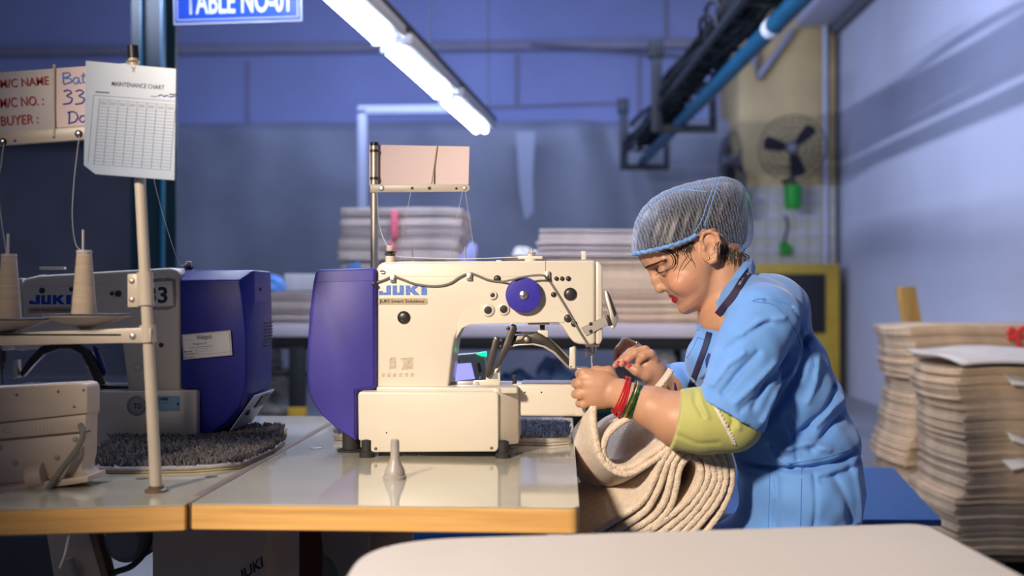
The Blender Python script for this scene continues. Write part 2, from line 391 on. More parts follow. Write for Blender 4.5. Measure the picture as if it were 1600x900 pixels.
for i in range(20):
    s0 = random.uniform(-.12, .18); z0 = random.uniform(.15, .40); ph = random.uniform(0, 6)
    pth = [TR(-.25 + 1.27*k/26, s0 + .04*math.sin(k*.6+ph), z0 + .05*math.sin(k*.43+ph*2)) for k in range(27)]
    MB().tube(pth, random.uniform(.02, .042), 6).obj('cable', 'black_cable', tr)
for i in range(9):
    t_ = random.uniform(-.1, .7); s0 = random.uniform(-.1, .2); L = random.uniform(.1, .30)
    pth = smooth_path([TR(t_, s0, .2), TR(t_+.02, s0, .2+L), TR(t_+.05, s0+.05, .22+L), TR(t_+.08, s0, .2)], 5)
    MB().tube(pth, .014, 6).obj('cable_loop', 'black_cable', tr)
for t_, lb in ((.58, 'nearer'), (1.0, 'farther')):
    hgr = thing('tray_hanger', 'dark steel hanger holding the %s end of the cable tray' % lb, 'bracket', TR(t_, .3, -.08), 'tray hangers')
    box('upright', TR(t_, .22, -.10)+Vector((-.045, -.045, 0)), TR(t_, .22, .66)+Vector((.045, .045, 0)), 'tray_steel', hgr, .006)
    MB().tube([TR(t_, .22, -.07), TR(t_, -.30, -.07)], .045, 4).obj('cross_arm', 'tray_steel', hgr, smooth=0)
    MB().tube([TR(t_, .22, .30), TR(t_, -.24, .30)], .035, 4).obj('cross_arm', 'tray_steel', hgr, smooth=0)
    box('end_upright', TR(t_, -.28, -.10)+Vector((-.03, -.03, 0)), TR(t_, -.28, .34)+Vector((.03, .03, 0)), 'tray_steel', hgr, .004)
    box('drop_rod', TR(t_, .22, .56)+Vector((-.07, -.06, 0)), TR(t_, .22, .72)+Vector((.06, .06, 0)), 'tray_steel', hgr, .006)

# ------------------------------------------------------------------ wall fans
mat('fan_wire', (0.05, 0.05, 0.055), 0.4, metal=0.6)
mat('fan_blade', (0.015, 0.015, 0.018), 0.4)
mat('fan_hub', (0.20, 0.20, 0.21), 0.4)
mat('bright_green', (0.01, 0.28, 0.02), 0.45, var=0.1, vscale=8)
def fan(c, R, axis, label, rot=0.3):
    t = thing('wall_fan', label, 'fan', c); ax = Vector(axis).normalized(); a = ax.cross(Vector((0, 0, 1))).normalized(); b = a.cross(ax)
    g = MB()
    for k in range(24):
        u = 2*PI*k/24; e = a*math.cos(u) + b*math.sin(u)
        g.tube([c+ax*.09+e*R*.18, c+ax*.10+e*R*.6, c+ax*.06+e*R*.95, c+e*R], .0035, 4)
    for rr, dz in ((1.0, 0), (.82, .085), (.62, .1), (.42, .1), (.2, .09)):
        g.tube([c+ax*dz+(a*math.cos(2*PI*k/36)+b*math.sin(2*PI*k/36))*R*rr for k in range(37)], .007 if rr == 1 else .004, 5)
    g.obj('guard', 'fan_wire', t)
    MB().lathe(c-ax*.08, [(R*.20, 0), (R*.2, .14), (R*.14, .19)], ax, 20).obj('hub', 'fan_hub', t)
    for k in range(3):
        u = rot + 2*PI*k/3; vs = []
        for r_, w0, tw in ((.15, .09, .03), (.45, .17, .045), (.75, .2, .04), (.88, .12, .03)):
            e = a*math.cos(u) + b*math.sin(u); n_ = -a*math.sin(u) + b*math.cos(u)
            for sg_ in (-1, 1): vs += [c+e*R*r_ + n_*R*w0*sg_ + ax*tw*sg_, c+e*R*r_ + n_*R*w0*sg_ + ax*(tw*sg_+.008)]
        fs = []
        for j in range(3):
            o = j*4; fs += [(o, o+4, o+6, o+2), (o+1, o+3, o+7, o+5), (o, o+1, o+5, o+4), (o+2, o+6, o+7, o+3)]
        fs += [(0, 2, 3, 1), (12, 13, 15, 14)]
        bm_ = MB(); bm_.add(vs, fs); bm_.obj('blade', 'fan_blade', t)
    MB().tube([c-ax*.06, c-ax*.12-b*R*.5, c-ax*.10-b*R*1.15], .035, 8).obj('stem', 'fan_blade', t)
    MB().lathe(c-ax*.10-b*R*1.85, [(.075, 0), (.095, .08), (.10, R*.72), (.06, R*.78)], b, 18).obj('motor_case', 'bright_green', t)
    MB().tube([c-ax*.10-b*R*.9, Vector((c.x, 12.0, (c-b*R*.9).z))], .03, 6).obj('wall_arm', 'fan_wire', t)
    return t
fan(P(1238, 232, 11.55), 0.365, (-.25, -1, -.05), 'black wire-guard wall fan with green motor case on the cream column', 0.25)
fan(P(1150, 250, 11.6)+Vector((-.02, .1, 0)), 0.33, (-1, -.12, 0), 'wall fan seen edge-on at the side of the cream column', 0.9)
# green switch boxes and cable under the fan
t = thing('switch_box', 'small green switch boxes with a hanging cable on the tiled column', 'switch', P(1227, 382, 11.98))
for (x, y, w_, hh) in ((1227, 391, 18, 14), (1224, 380, 12, 5)):
    a = P(x-w_/2, y+hh/2, 11.98); b = P(x+w_/2, y-hh/2, 11.98); box('box', (a.x, 11.93, a.z), (b.x, 11.99, b.z), 'bright_green', t, .006)
MB().tube([P(1227, 336, 11.96), P(1231, 355, 11.96), P(1226, 372, 11.96), P(1228, 388, 11.96)], .012, 6).obj('cable', 'black_cable', t)

# yellow cabinet with a black panel before the column
yc = thing('yellow_cabinet', 'yellow steel cabinet with a large black panel below the wall fan', 'cabinet', (P(1240, 600, 11.6).x, 11.6, 0))
a, b = P(1160, 412, 11.5), P(1312, 412, 11.5); xr = min(b.x, XR-.02)
box('body', (a.x, 11.5, 0), (xr, 11.9, a.z), 'yellow_paint', yc, .01)
p0, p1 = P(1170, 520, 11.49), P(1289, 428, 11.49); box('black_panel', (p0.x, 11.47, p0.z), (p1.x, 11.5, p1.z), 'black_plastic', yc, .006)
box('lower_panel', (p0.x, 11.485, .1), (p1.x, 11.5, p0.z-.08), 'yellow_paint', yc, .01)
a = P(1280, 545, 11.48); MB().ball(a, .03, 10).obj('knob', 'black_plastic', yc)
# ------------------------------------------------------------------ sewing tables
TZ = CAM.z - 0.333
def table_legs(t, x0, x1, y0, y1, z):
    for x in (x0, x1):
        for y in (y0, y1):
            box('leg', (x-.025, y-.025, .02), (x+.025, y+.025, z), 'panel_grey', t, .004)
            MB().cyl((x, y, 0), (x, y, .03), .022, n=10).obj('foot', 'rubber', t)
        box('side_rail', (x-.02, y0, .12), (x+.02, y1, .16), 'panel_grey', t, .004)
    box('cross_rail', (x0, y1-.02, .3), (x1, y1+.02, .34), 'panel_grey', t, .004)
def round_poly(pts, rads, n=7):
    out = []; m = len(pts)
    for i in range(m):
        p = Vector(pts[i]); a = Vector(pts[i-1]); b = Vector(pts[(i+1) % m]); r = rads[i]
        if r <= 0: out.append((p.x, p.y)); continue
        d0 = (a-p).normalized(); d1 = (b-p).normalized()
        for k in range(n+1):
            t = k/n; q0 = p + d0*r*(1-t); q1 = p + d1*r*t; q = q0*(1-t) + q1*t; out.append((q.x, q.y))
    return out
def sewing_table(label, poly, rads, legs, zt=TZ, edge='wood_edge', thick=.042):
    c = sum((Vector(p) for p in poly), Vector((0, 0)))/len(poly)
    t = thing('sewing_table', label, 'table', (c.x, c.y, 0))
    pl = round_poly(poly, rads)
    slab('core', pl, zt-thick, zt-.0025, edge, t, .002, 1)
    slab('laminate_top', pl, zt-.0025, zt, 'laminate', t)
    table_legs(t, *legs, zt-thick)
    return t
rx0, rx1 = G(293, 790, TZ).x, G(905, 791, TZ).x; yf = G(600, 790, TZ).y; yb = G(440, 650, TZ).y
tR = sewing_table('cream topped sewing table with the machine the woman works at', [(rx0, yf), (rx1, yf), (rx1, yb), (rx0, yb)], [.004, .018, .018, .004],
                  (rx0+.10, rx1-.09, 2.2, yb-.1))
a = G(-70, 797, TZ); b = G(287.5, 788.5, TZ); lx1 = rx0-.006
tL = sewing_table('cream topped sewing table under the machine numbered 33', [(a.x, a.y), (lx1, b.y), (lx1, yb), (a.x, yb)], [.01, .004, .004, .01],
                  (a.x+.12, lx1-.1, 2.3, yb-.1))
# dark edging where the two tables meet
box('edging', (rx0-.0055, yf+.002, TZ-.04), (rx0-.0005, yb, TZ+.0015), 'wood_dark_edge', tR, .001, 1)
box('edging', (lx1-.012, yf+.06, TZ-.001), (lx1, yb, TZ+.0012), 'wood_dark_edge', tL, .0005, 1)
for (x, y, tt) in ((330, 745, tL), (222, 748, tL)):
    c = G(x, y, TZ); MB().lathe(c, [(.011, 0), (.011, .0008), (.008, .001)], (0, 0, 1), 20).obj('screw_cap', 'wood_dark_edge', tt)
c = G(494, 700, TZ); MB().lathe(c, [(.013, 0), (.013, .001), (.009, .0014)], (0, 0, 1), 20).obj('screw_cap', 'steel', tR)

# foreground table
mat('front_laminate', (0.54, 0.48, 0.41), 0.55, var=0.05, vscale=3, coat=0.0)
p = [G(560, 851, TZ), G(1442, 818, TZ)]
fl, fr_ = Vector((-.262, 1.375)), Vector((p[1].x, p[1].y))
nrm = Vector((fr_-fl)).normalized(); dn = Vector((nrm.y, -nrm.x))
poly = [fl, fr_, fr_ + Vector((.03, -.42)), fl + Vector((.015, -.35))]
t = thing('front_table', 'bare beige tabletop with rounded corners in front of the sewing tables', 'table', (.12, 1.2, 0))
pl = round_poly([tuple(v) for v in poly], [.13, .03, .06, .06], 10)
slab('core', pl, TZ-.035, TZ-.003, 'wood_dark_edge', t, .003, 1); slab('laminate_top', pl, TZ-.003, TZ, 'front_laminate', t)
for (x, y) in ((-.1, 1.18), (.42, 1.22), (-.1, 1.1), (.42, 1.12)):
    box('leg', (x-.02, y-.02, 0), (x+.02, y+.02, TZ-.03), 'panel_grey', t, .003)

# ------------------------------------------------------------------ machine A: the one being used
YA = 2.09
mA = thing('sewing_machine', 'cream bartacking machine with hazy blue motor cover and blue wheel, being used by the woman', 'sewing machine', (P(700, 712, YA).x, 2.2, TZ))
YM = 2.12   # face of the arm
# column + arm in one casting
body = [(587, 610), (587, 421), (592, 413), (600, 409), (930, 407), (930, 538), (921, 539), (905, 538), (896, 535), (888, 525), (879, 511), (871, 504), (860, 502),
        (790, 503.5), (735, 505), (724, 509), (716, 516), (711, 527), (708, 545), (700, 612)]
prism_px('arm_body', body, YM, .135, 'cream_enamel', mA, .009, 4, 45)
prism_px('head_plate', [(930.8, 408), (937, 409), (941, 416), (941.5, 530), (938, 538), (930.8, 538)], YM+.001, .133, 'cream_enamel', mA, .004, 2)
prism_px('top_cover_line', [(588, 431.3), (852, 431.3), (852, 432), (588, 432)], YM-.0006, .002, 'beige_label', mA, 0)
prism_px('top_cover_line', [(852, 408), (852.7, 408), (852.7, 432), (852, 432)], YM-.0006, .002, 'grey_cable', mA, 0)
prism_px('chin_bevel', [(712, 530), (716, 503), (727, 484), (745, 478), (830, 477), (865, 479), (888, 492), (880, 505), (868, 503.5), (735, 507), (722, 513), (716, 523)], YM-.0015, .01, 'cream_enamel', mA, .001, 1)
# motor cover
cov = [(587, 418.5), (497, 421), (492.5, 423), (488, 446), (483, 490), (479.5, 540), (479, 590), (481, 612), (488, 630), (503, 650), (523, 668), (543, 682), (557, 691), (557, 612), (587, 608)]
co = prism_px('motor_cover', cov, YM-.014, .165, 'blue_plastic_haze', mA, .010, 3, 45)
def shrink(p, k, cx, cy): return [(cx+(x-cx)*k, cy+(y-cy)*k) for x, y in p]
face = [(583, 438), (494, 440.5), (489.5, 470), (485.5, 510), (483, 545), (482.5, 590), (485, 611), (494, 629), (510, 648), (528, 663), (545, 675), (553.5, 681), (553.5, 609), (583, 604)]
prism_px('side_panel', face, YM-.0165, .01, 'blue_plastic_haze', co, .002, 2)
disc_px('cable_hole', 583.5, 443.5, YM-.017, 3.2, 'black_plastic', mA, .001)
# base
base = [(559, 616), (562, 612), (775, 612), (779, 616), (779, 700), (775, 706), (583, 707), (576, 703), (575, 690), (560, 688)]
prism_px('base', base, YA-.012, .20, 'cream_enamel', mA, .004, 3, 40)
pA0, pA1 = P(587, 613, YA), P(700, 606, YA)
b0 = P(779, 697, YA); b1 = P(809, 606, YA)
slab('base_corner', [(b0.x-.01, YA-.006), (b0.x, YA-.006), (b1.x, YA+.035), (b1.x, YA+.17), (b0.x-.01, YA+.17)], b0.z, b1.z, 'cream_enamel', mA, .003)
z_bt = P(700, 605, YA).z
box('base_cap', (P(588, 600, YA).x, YA+.0, P(700, 613, YA).z-.002), (P(808, 600, YA).x, YA+.16, z_bt), 'cream_enamel', mA, .003)
# cylinder bed
ba, bb = P(800, 650, YA+.05), P(915, 600.5, YA+.05)
box('bed_arm', (ba.x, YA+.045, ba.z), (bb.x, YA+.135, bb.z), 'cream_enamel', mA, .006, 3)
box('needle_plate', (ba.x+.02, YA+.05, bb.z-.001), (bb.x-.004, YA+.13, bb.z+.002), 'steel', mA, .0005, 1)
for x in (820, 846): disc_px('screw', x, 613, YA+.045, 1.4, 'black_plastic', mA, .0006, n=10)
disc_px('screw', 604, 676, YA-.012, 1.2, 'black_plastic', mA, .0006, n=10)
for (x, y) in ((587, 701), (768, 700)): disc_px('corner_screw', x, y, YA-.012, 2.6, 'wood_dark_edge', mA, .001, n=12)
box('latch_slot', P(880, 648, YA+.0455), P(896, 644, YA+.044), 'beige_label', mA, 0)
# feet
for (x, y0, y1, yy, w_) in ((573, 688, 719, YA-.01, 9), (786, 690, 719, YA-.005, 9), (786, 690, 719, YA+.14, 8)):
    c = P(x, y1, yy); zt_ = P(x, y0, yy).z; r = w_/760
    MB().lathe((c.x, c.y+.004, TZ), [(r*1.35, 0), (r*1.35, .008), (r*.95, .012), (r*.95, zt_-TZ), (r*.5, zt_-TZ+.002)], (0, 0, 1), 18).obj('rubber_foot', 'rubber', mA, smooth=40)
c = P(549, 700, 2.16); MB().lathe((c.x, c.y, TZ), [(.03, 0), (.03, .004), (.019, .006), (.019, .055)], (0, 0, 1), 18).obj('rubber_foot', 'rubber', mA, smooth=40)
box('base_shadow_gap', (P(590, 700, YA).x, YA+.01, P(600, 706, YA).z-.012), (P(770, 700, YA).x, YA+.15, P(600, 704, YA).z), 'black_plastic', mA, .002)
# handwheel and plugs
whl = disc_px('wheel', 818.5, 461, YM-.001, 28, 'wheel_blue', mA, .02, n=48)
disc_px('wheel_rim', 818.5, 461, YM-.0205, 26.2, 'wheel_blue', whl, .0015, n=48)
disc_px('wheel_screw', 818.5, 461, YM-.022, 7, 'steel', whl, .003, n=24)
p_ = P(818.5, 461, YM-.0252); MB().box((p_.x-.001, p_.y-.0004, p_.z-.008), (p_.x+.001, p_.y, p_.z+.008)).obj('screw_slot', 'ink', whl)
for (x, y, r) in ((777, 435.5, 5.6), (631, 496, 10.2), (891, 459.5, 10.2), (887.5, 497.5, 6.3), (897, 506, 5), (865, 460.3, 4.2), (869.5, 435.3, 3.5), (878.3, 435.3, 3.5), (888, 435.3, 4)):
    disc_px('plug', x, y, YM-.0002, r, 'dark_plug', mA, .004 if r < 8 else .007, True)
for (x, y, r1, r2) in ((769.6, 461, 7, 3.6), (762.5, 484.5, 10.2, 6.2), (787, 483, 9.6, 6.2)):
    rg = disc_px('socket_ring', x, y, YM-.001, r1, 'cream_enamel', mA, .004); disc_px('socket_hole', x, y, YM-.0051, r2, 'dark_plug', rg, .0006)
# sensor cable with clips
cp = [(583, 443), (598, 438), (614, 432.5), (630, 437), (650, 444), (680, 447), (702, 443), (718, 433), (733, 427), (745, 430), (762, 437), (782, 440), (800, 437), (818, 432.5), (840, 430), (851, 431), (857, 437), (870, 457), (890, 490), (905, 517), (919, 539)]
MB().tube(smooth_path([P(x, y, YM-.0045-(.0 if i < 12 or i > 15 else .021)) for i, (x, y) in enumerate(cp)], 5), .0022, 8).obj('sensor_cable', 'grey_cable', mA)
for (x, y) in ((614, 433), (733.5, 430), (855.5, 428)):
    a = P(x-4, y+8, YM); b = P(x+4, y-4, YM); cl = box('cable_clip', (a.x, YM-.0075, a.z), (b.x, YM+.001, b.z), 'satin_steel', mA, .001)
    disc_px('clip_screw', x, y+4, YM-.0076, 2.6, 'steel', cl, .001, n=12)
# logos and stickers
def juki(x0, y0, x1, y1, Y, m, parent):
    """the four block letters"""
    def q(u, v): return (x0+(x1-x0)*u, y1+(y0-y1)*v)
    L = [[(0, 0), (.25, 0), (.25, 1), (.155, 1), (.155, .28), (.085, .28), (.085, .42), (0, .42)],
         [(.285, 0), (.52, 0), (.52, 1), (.43, 1), (.43, .28), (.375, .28), (.375, 1), (.285, 1)],
         [(.56, 0), (.65, 0), (.65, .38), (.74, 0), (.85, 0), (.74, .55), (.84, 1), (.73, 1), (.65, .68), (.65, 1), (.56, 1)],
         [(.885, 0), (1, 0), (1, 1), (.885, 1)]]
    lg = None
    for pl in L:
        mb = MB().prism(pts([q(u, v) for u, v in pl], Y), Y-.0005, Y+.0005)
        mb.obj('logo_letter', m, parent)
juki(592, 446, 667, 461, YM-.0003, 'logo_blue', mA)
gs = prism_px('slogan_strip', [(590, 466), (666, 466), (668, 468), (668, 474), (666, 476), (590, 476), (588.5, 474), (588.5, 468)], YM-.001, .002, 'gold_strip', mA, .0004, 1)
text('slogan', 'JUKI Smart Solutions', 'ink', gs, (593, 468, 663, 474.5), YM-.0012, bold=.01)
mat('residue', (0.42, 0.33, 0.24), 0.8, var=0.6, vscale=160, col2=(0.62, 0.54, 0.43))
prism_px('sticker_residue', [(609, 559), (618, 558), (619, 576), (608, 577)], YM-.0004, .001, 'residue', mA, 0)
prism_px('sticker_residue', [(625, 560), (646, 558), (645, 577), (627, 578), (631, 569)], YM-.0004, .001, 'residue', mA, 0)
for i in range(6): prism_px('sticker_residue', [(597+i*9, 583), (602+i*9, 583), (601+i*9, 589), (596+i*9, 589)], YM-.0003, .001, 'residue', mA, 0)
# top fittings
def top_z(px): return P(px, 408.5, YM+.03).z
def fitting(px, prof, m, name, par, dy=.05):
    c = P(px, 409, YM+dy); return MB().lathe((c.x, c.y, c.z-.004), prof, (0, 0, 1), 18).obj(name, m, par, smooth=40)
tp = fitting(609.5, [(.010, 0), (.010, .016), (.004, .0165), (.004, .024)], 'cream_enamel', 'tension_post', mA)
fitting(609.5, [(.004, .016), (.012, .019), (.012, .021), (.004, .0225), (.013, .024), (.013, .0255), (.004, .027)], 'gunmetal', 'tension_disc', tp)
fitting(609.5, [(.007, .027), (.008, .029), (.008, .037), (.006, .038)], 'beige_label', 'tension_knob', tp)
fitting(780, [(.007, 0), (.007, .006), (.004, .0075)], 'cream_enamel', 'oil_cap', mA)
tl = fitting(829, [(.013, 0), (.013, .010), (.006, .012), (.006, .022)], 'cream_enamel', 'top_guide', mA)
a, b = P(809, 405, YM+.05), P(848, 400, YM+.05)
box('guide_lever', (a.x, a.y-.008, a.z), (b.x, a.y+.008, b.z), 'cream_enamel', tl, .002)
fitting(831, [(.004, .012), (.008, .022), (.008, .024), (.003, .026), (.003, .031)], 'satin_steel', 'guide_disc', tl)
pg = fitting(912, [(.005, 0), (.005, .005), (.003, .006)], 'black_plastic', 'peg_base', mA)
a, b = P(908.5, 406, YM+.05), P(915.5, 392.5, YM+.05); box('thread_peg', (a.x, a.y-.004, a.z), (b.x, a.y+.004, b.z), 'cream_enamel', mA, .001)
# hook hole at the top left corner
MB().tube([P(x, y, YM-.001) for x, y in ((594, 424), (598, 423), (602, 425), (601, 427.5), (596, 427.5))], .0012, 6).obj('hook_slot', 'ink', mA)
# eye guard bracket on the head
br = [(908, 512), (946, 494), (951, 507), (916, 525)]
eg = prism_px('guard_bracket', br, YM-.003, .003, 'satin_steel', mA, .0008, 1)
for (x, y) in ((923, 506), (923, 517.5)): disc_px('bracket_screw', x, y, YM-.0032, 2.9, 'dark_plug', eg, .002, True, 14)
prism_px('guard_hinge', [(945, 493), (951, 492), (957, 508), (951, 510)], YM-.008, .03, 'gunmetal', mA, .002)
prism_px('guard_lever', [(944, 454), (948, 452.5), (954, 462), (962, 484), (966, 492), (966, 501), (962, 511), (957, 513), (953, 505), (952, 490), (946, 470)], YM-.004, .012, 'satin_steel', mA, .003)
prism_px('guard_lever_edge', [(948, 454), (952, 460), (963, 490), (960, 496), (955, 480)], YM-.006, .005, 'gunmetal', mA, .001)
disc_px('guard_pin', 957, 511, YM-.006, 3, 'cream_enamel', mA, .006, True, 14)
# needle bar and presser
pb_ = thing
for (x0, y0, x1, y1, r, m) in ((924, 538, 924, 553, .0045, 'steel'), (917, 541, 917, 556, .002, 'steel'), (930, 540, 930, 549, .003, 'steel'), (912, 545, 921, 551, .0016, 'steel'), (921, 552, 929, 552, .0045, 'steel'), (926, 554, 923.8, 566, .0016, 'steel'), (914, 550, 914, 560, .0018, 'steel')):
    MB().cyl(P(x0, y0, YM+.06), P(x1, y1, YM+.06), r, n=10).obj('needle_bar', m, mA)
MB().cyl(P(923.5, 553, YM+.06), P(924.5, 578, YM+.06), .0011, .0004, n=8).obj('needle', 'steel', mA)
prism_px('head_underplate', [(914, 538), (937, 538), (936, 542), (915, 542)], YM+.02, .08, 'cream_enamel', mA, .001, 1)
# work clamp
YK = YM+.03
def bar(name, px, m, par, Y=YK, d=.012, bv=.0015): return prism_px(name, px, Y, d, m, par, bv)
bar('clamp_bracket', [(739, 602), (739, 595), (759, 594), (759, 588), (778, 569), (781.5, 569), (781.5, 602)], 'cream_enamel', mA, YK, .014)
bar('bracket_window', [(766, 592), (777, 578), (778, 592)], 'panel_grey', mA, YK-.0005, .002, 0)
disc_px('bracket_bolt', 745.5, 599, YK-.0005, 3, 'satin_steel', mA, .002, n=14)
bar('clamp_link', [(757, 588), (759, 578), (770, 532), (775, 525), (780, 528), (780, 536), (768, 583), (763, 590)], 'gunmetal', mA, YK-.010, .009)
bar('clamp_link', [(771, 578), (784, 545), (797, 511), (800, 506), (806, 508), (808, 514), (796, 546), (778, 575)], 'gunmetal', mA, YK-.018, .008)
disc_px('link_pin', 775, 529, YK-.0105, 3, 'steel', mA, .002, True, 14)
for (x, y) in ((794, 513), (783.5, 532), (783, 541.5)): disc_px('link_pin', x, y, YK-.0182, 3, 'dark_plug', mA, .002, True, 14)
arch = [(786, 545), (790, 535), (798, 525), (830, 522), (838, 519), (846, 522), (862, 533), (889, 562), (889, 572), (884, 569), (866, 548), (850, 539), (832, 536), (806, 537), (794, 541)]
bar('clamp_arm', arch, 'gunmetal', mA, YK-.008, .018, .003)
bar('clamp_arm_edge', [(787, 546), (796, 539.5), (812, 537.5), (834, 536.5), (851, 540), (867, 549), (889, 572), (888, 576), (864, 551.5), (848, 542.5), (832, 539), (810, 540)], 'satin_steel', mA, YK-.010, .012, .001)
bar('clamp_strap', [(797, 518.5), (842, 518.5), (842, 521.5), (797, 521.5)], 'gunmetal', mA, YK+.0, .012)
bar('clamp_strap', [(846, 520), (854, 524), (873, 541), (890, 558), (889, 563), (870, 545), (850, 528)], 'satin_steel', mA, YK+.012, .01)
disc_px('clamp_roller', 822.5, 530, YK-.0085, 6.5, 'gunmetal', mA, .006); disc_px('roller_pin', 822.5, 530, YK-.0146, 3.2, 'satin_steel', mA, .001)
bar('lift_post', [(840, 516), (856.5, 516), (856.5, 527), (848, 527), (840, 519)], 'cream_enamel', mA, YK, .014, .001)
bar('lift_pin', [(843, 508), (851.5, 508), (851, 516), (844, 516)], 'dark_plug', mA, YK, .01, .001)
bar('lift_plate', [(824, 505), (859, 504.5), (858, 507.5), (826, 508)], 'satin_steel', mA, YK-.005, .03, .001)
bar('presser_block', [(890, 544), (898, 541), (899, 576), (889, 575)], 'cream_enamel', mA, YK-.01, .02, .001)
bar('presser_block_side', [(898, 541), (900.5, 543), (900, 576), (898.5, 576)], 'panel_grey', mA, YK-.008, .016, .0005)
disc_px('block_hole', 892, 573, YK-.0105, 1.2, 'ink', mA, .0005, n=10)
bar('presser_foot', [(889, 575), (918, 575.5), (921, 577), (889, 577.5)], 'satin_steel', mA, YK-.004, .05, .0005)
ts_ = P(804, 600, YA+.06); MB().lathe((ts_.x, ts_.y, ts_.z), [(.005, 0), (.005, .006), (.0033, .007), (.0033, .011), (.005, .012), (.0052, .019)], (0, 0, 1), 14).obj('thumb_screw', 'gunmetal', mA)
bar('slide_rail', [(703, 596.5), (740, 596.5), (740, 603), (703, 603)], 'satin_steel', mA, YK+.005, .01, .001)
disc_px('rail_knob', 751, 592, YK+.02, 4, 'dark_plug', mA, .005, True)

# operation panel behind machine A
opn = thing('machine_console', 'grey control panel with glowing lavender screen behind the machine', 'console', P(720, 640, 2.42))
prism_px('case', [(695, 556), (757, 551), (766, 648), (695, 655)], 2.42, .05, 'panel_grey', opn, .004)
prism_px('screen', [(707, 569), (736, 567), (742, 592), (711, 595)], 2.419, .003, 'screen_glow', opn, 0)
prism_px('button_plate', [(745.5, 568), (750, 567), (753, 581), (748, 583)], 2.419, .003, 'ink', opn, 0)
prism_px('status_lamp', [(744, 553), (759, 549.5), (759.5, 557), (752, 556)], 2.418, .02, 'led_green', opn, .001)
prism_px('status_lamp', [(706, 546), (709, 545), (709, 553), (706, 554)], 2.43, .02, 'led_green', opn, .001)
text('panel_text', 'JUKI', 'ink_blue', opn, (708, 562, 718, 566), 2.4185, bold=.02)
cz = P(720, 652, 2.44); MB().lathe((cz.x, 2.445, TZ), [(.05, 0), (.05, .006), (.012, .01), (.012, .06)], (0, 0, 1), 16).obj('stand', 'panel_grey', opn)

# grey spindle standing on the right table
c = G(617, 748, TZ)
sp = MB().lathe(c, [(.021, 0), (.021, .005), (.0185, .007), (.0185, .011), (.0165, .018), (.0115, .028), (.0082, .038), (.0078, .066), (.0072, .07), (.006, .071)], (0, 0, 1), 24).obj('spindle_post', 'grey_plastic', None, smooth=40)
tag(sp, 'small grey plastic post with flared base in front of the machine', 'post')

# ------------------------------------------------------------------ machine B: number 33
YBm = 2.25
mB = thing('sewing_machine', 'cream bartacking machine numbered 33 with dark blue motor cover', 'sewing machine', (P(200, 690, YBm).x, 2.36, TZ))
YN = YBm+.02
bodyB = [(282, 612), (282, 428), (276, 421), (266, 418), (60, 430), (46, 433), (36, 436), (33, 446), (34, 500), (20, 545), (28, 549), (52, 545), (70, 535), (190, 535), (200, 612)]
prism_px('arm_body', bodyB, YN, .135, 'cream_enamel', mB, .008, 3, 45)
prism_px('top_cover_line', [(47, 447.5), (275, 441.5), (275, 442.3), (47, 448.3)], YN-.0006, .002, 'beige_label', mB, 0)
prism_px('head_plate', [(24, 436), (35, 434), (34, 505), (12, 548), (2, 548), (4, 500)], YN+.002, .13, 'cream_enamel', mB, .004)
covB = [(282, 437), (284, 425), (291, 421.5), (398, 421.5), (402, 428), (379, 440), (384, 470), (387, 520), (387.5, 590), (385, 612), (377, 636), (356, 661), (330, 679), (309, 689), (306, 608), (283, 608)]
# shell of the motor cover: near and far outlines joined (it leans in towards the top)
near = [(281, 438), (374, 438), (380, 470), (384.5, 520), (385, 590), (382, 615), (374, 636), (354, 660), (328, 679), (309, 689), (306.5, 608), (283, 608)]
def loft(name, rings, m, parent, bevel, smooth=40):
    n = len(rings[0]); mb = MB(); vs = [v for r in rings for v in r]; fs = [tuple(range(n)), tuple(range(len(vs)-1, len(vs)-n-1, -1))]
    for j in range(len(rings)-1): fs += [(j*n+i, (j+1)*n+i, (j+1)*n+(i+1) % n, j*n+(i+1) % n) for i in range(n)]
    mb.add(vs, fs)
    me = bpy.data.meshes.new(name); me.from_pydata([tuple(v) for v in mb.v], [], mb.f); bm = bmesh.new(); bm.from_mesh(me)
    bmesh.ops.recalc_face_normals(bm, faces=bm.faces)
    if bevel:
        es = [e for e in bm.edges if e.calc_face_angle(0) > 0.5]; bmesh.ops.bevel(bm, geom=es, offset=bevel, segments=3, affect='EDGES', profile=.5, clamp_overlap=True)
    bm.to_mesh(me); bm.free(); return link(name, me, m, parent, smooth)
def ring_at(px, Y, dx=0, dz=0): return [P(x, y, YN-.012) + Vector((dx, Y-(YN-.012), dz)) for x, y in px]
top = [(281, 421.5), (391, 421.5)] + [(392, 470), (392.5, 520), (391, 590), (388, 617), (380, 640), (360, 664), (332, 682), (309, 690), (306.5, 608), (283, 608)]
cB = loft('motor_cover', [ring_at(near, YN-.012), ring_at(top, YN+.02), ring_at(top, YN+.15), ring_at(near, YN+.185)], 'blue_plastic', mB, .004)
# vents, port panel
ex = P(392.2, 540, YN-.012).x
for i in range(8):
    z = P(392, 507+i*5.3, YN-.012).z; box('vent_slot', (ex-.01, YN+.085, z-.0015), (ex+.0015, YN+.155, z+.0015), 'ink', cB, 0)
def lowp(u, v):  # point on the slanting underside at the cover's end
    a = P(390, 617, YN-.012); b = P(352, 672, YN-.012); q_ = a.lerp(b, u); return Vector((q_.x+.004, YN+.005+v*.16, q_.z-.003))
def quad(name, c, m, par, th=.002):
    c = [Vector(v) for v in c]; n_ = (c[1]-c[0]).cross(c[3]-c[0]).normalized()*th
    vs = c + [v+n_ for v in c]; b_ = MB(); b_.add(vs, [(3, 2, 1, 0), (4, 5, 6, 7), (0, 1, 5, 4), (1, 2, 6, 5), (2, 3, 7, 6), (3, 0, 4, 7)]); return b_.obj(name, m, par)
vp = quad('underside_panel', [lowp(0, .02), lowp(1, .02), lowp(1, 1), lowp(0, 1)], 'vent_panel', mB)
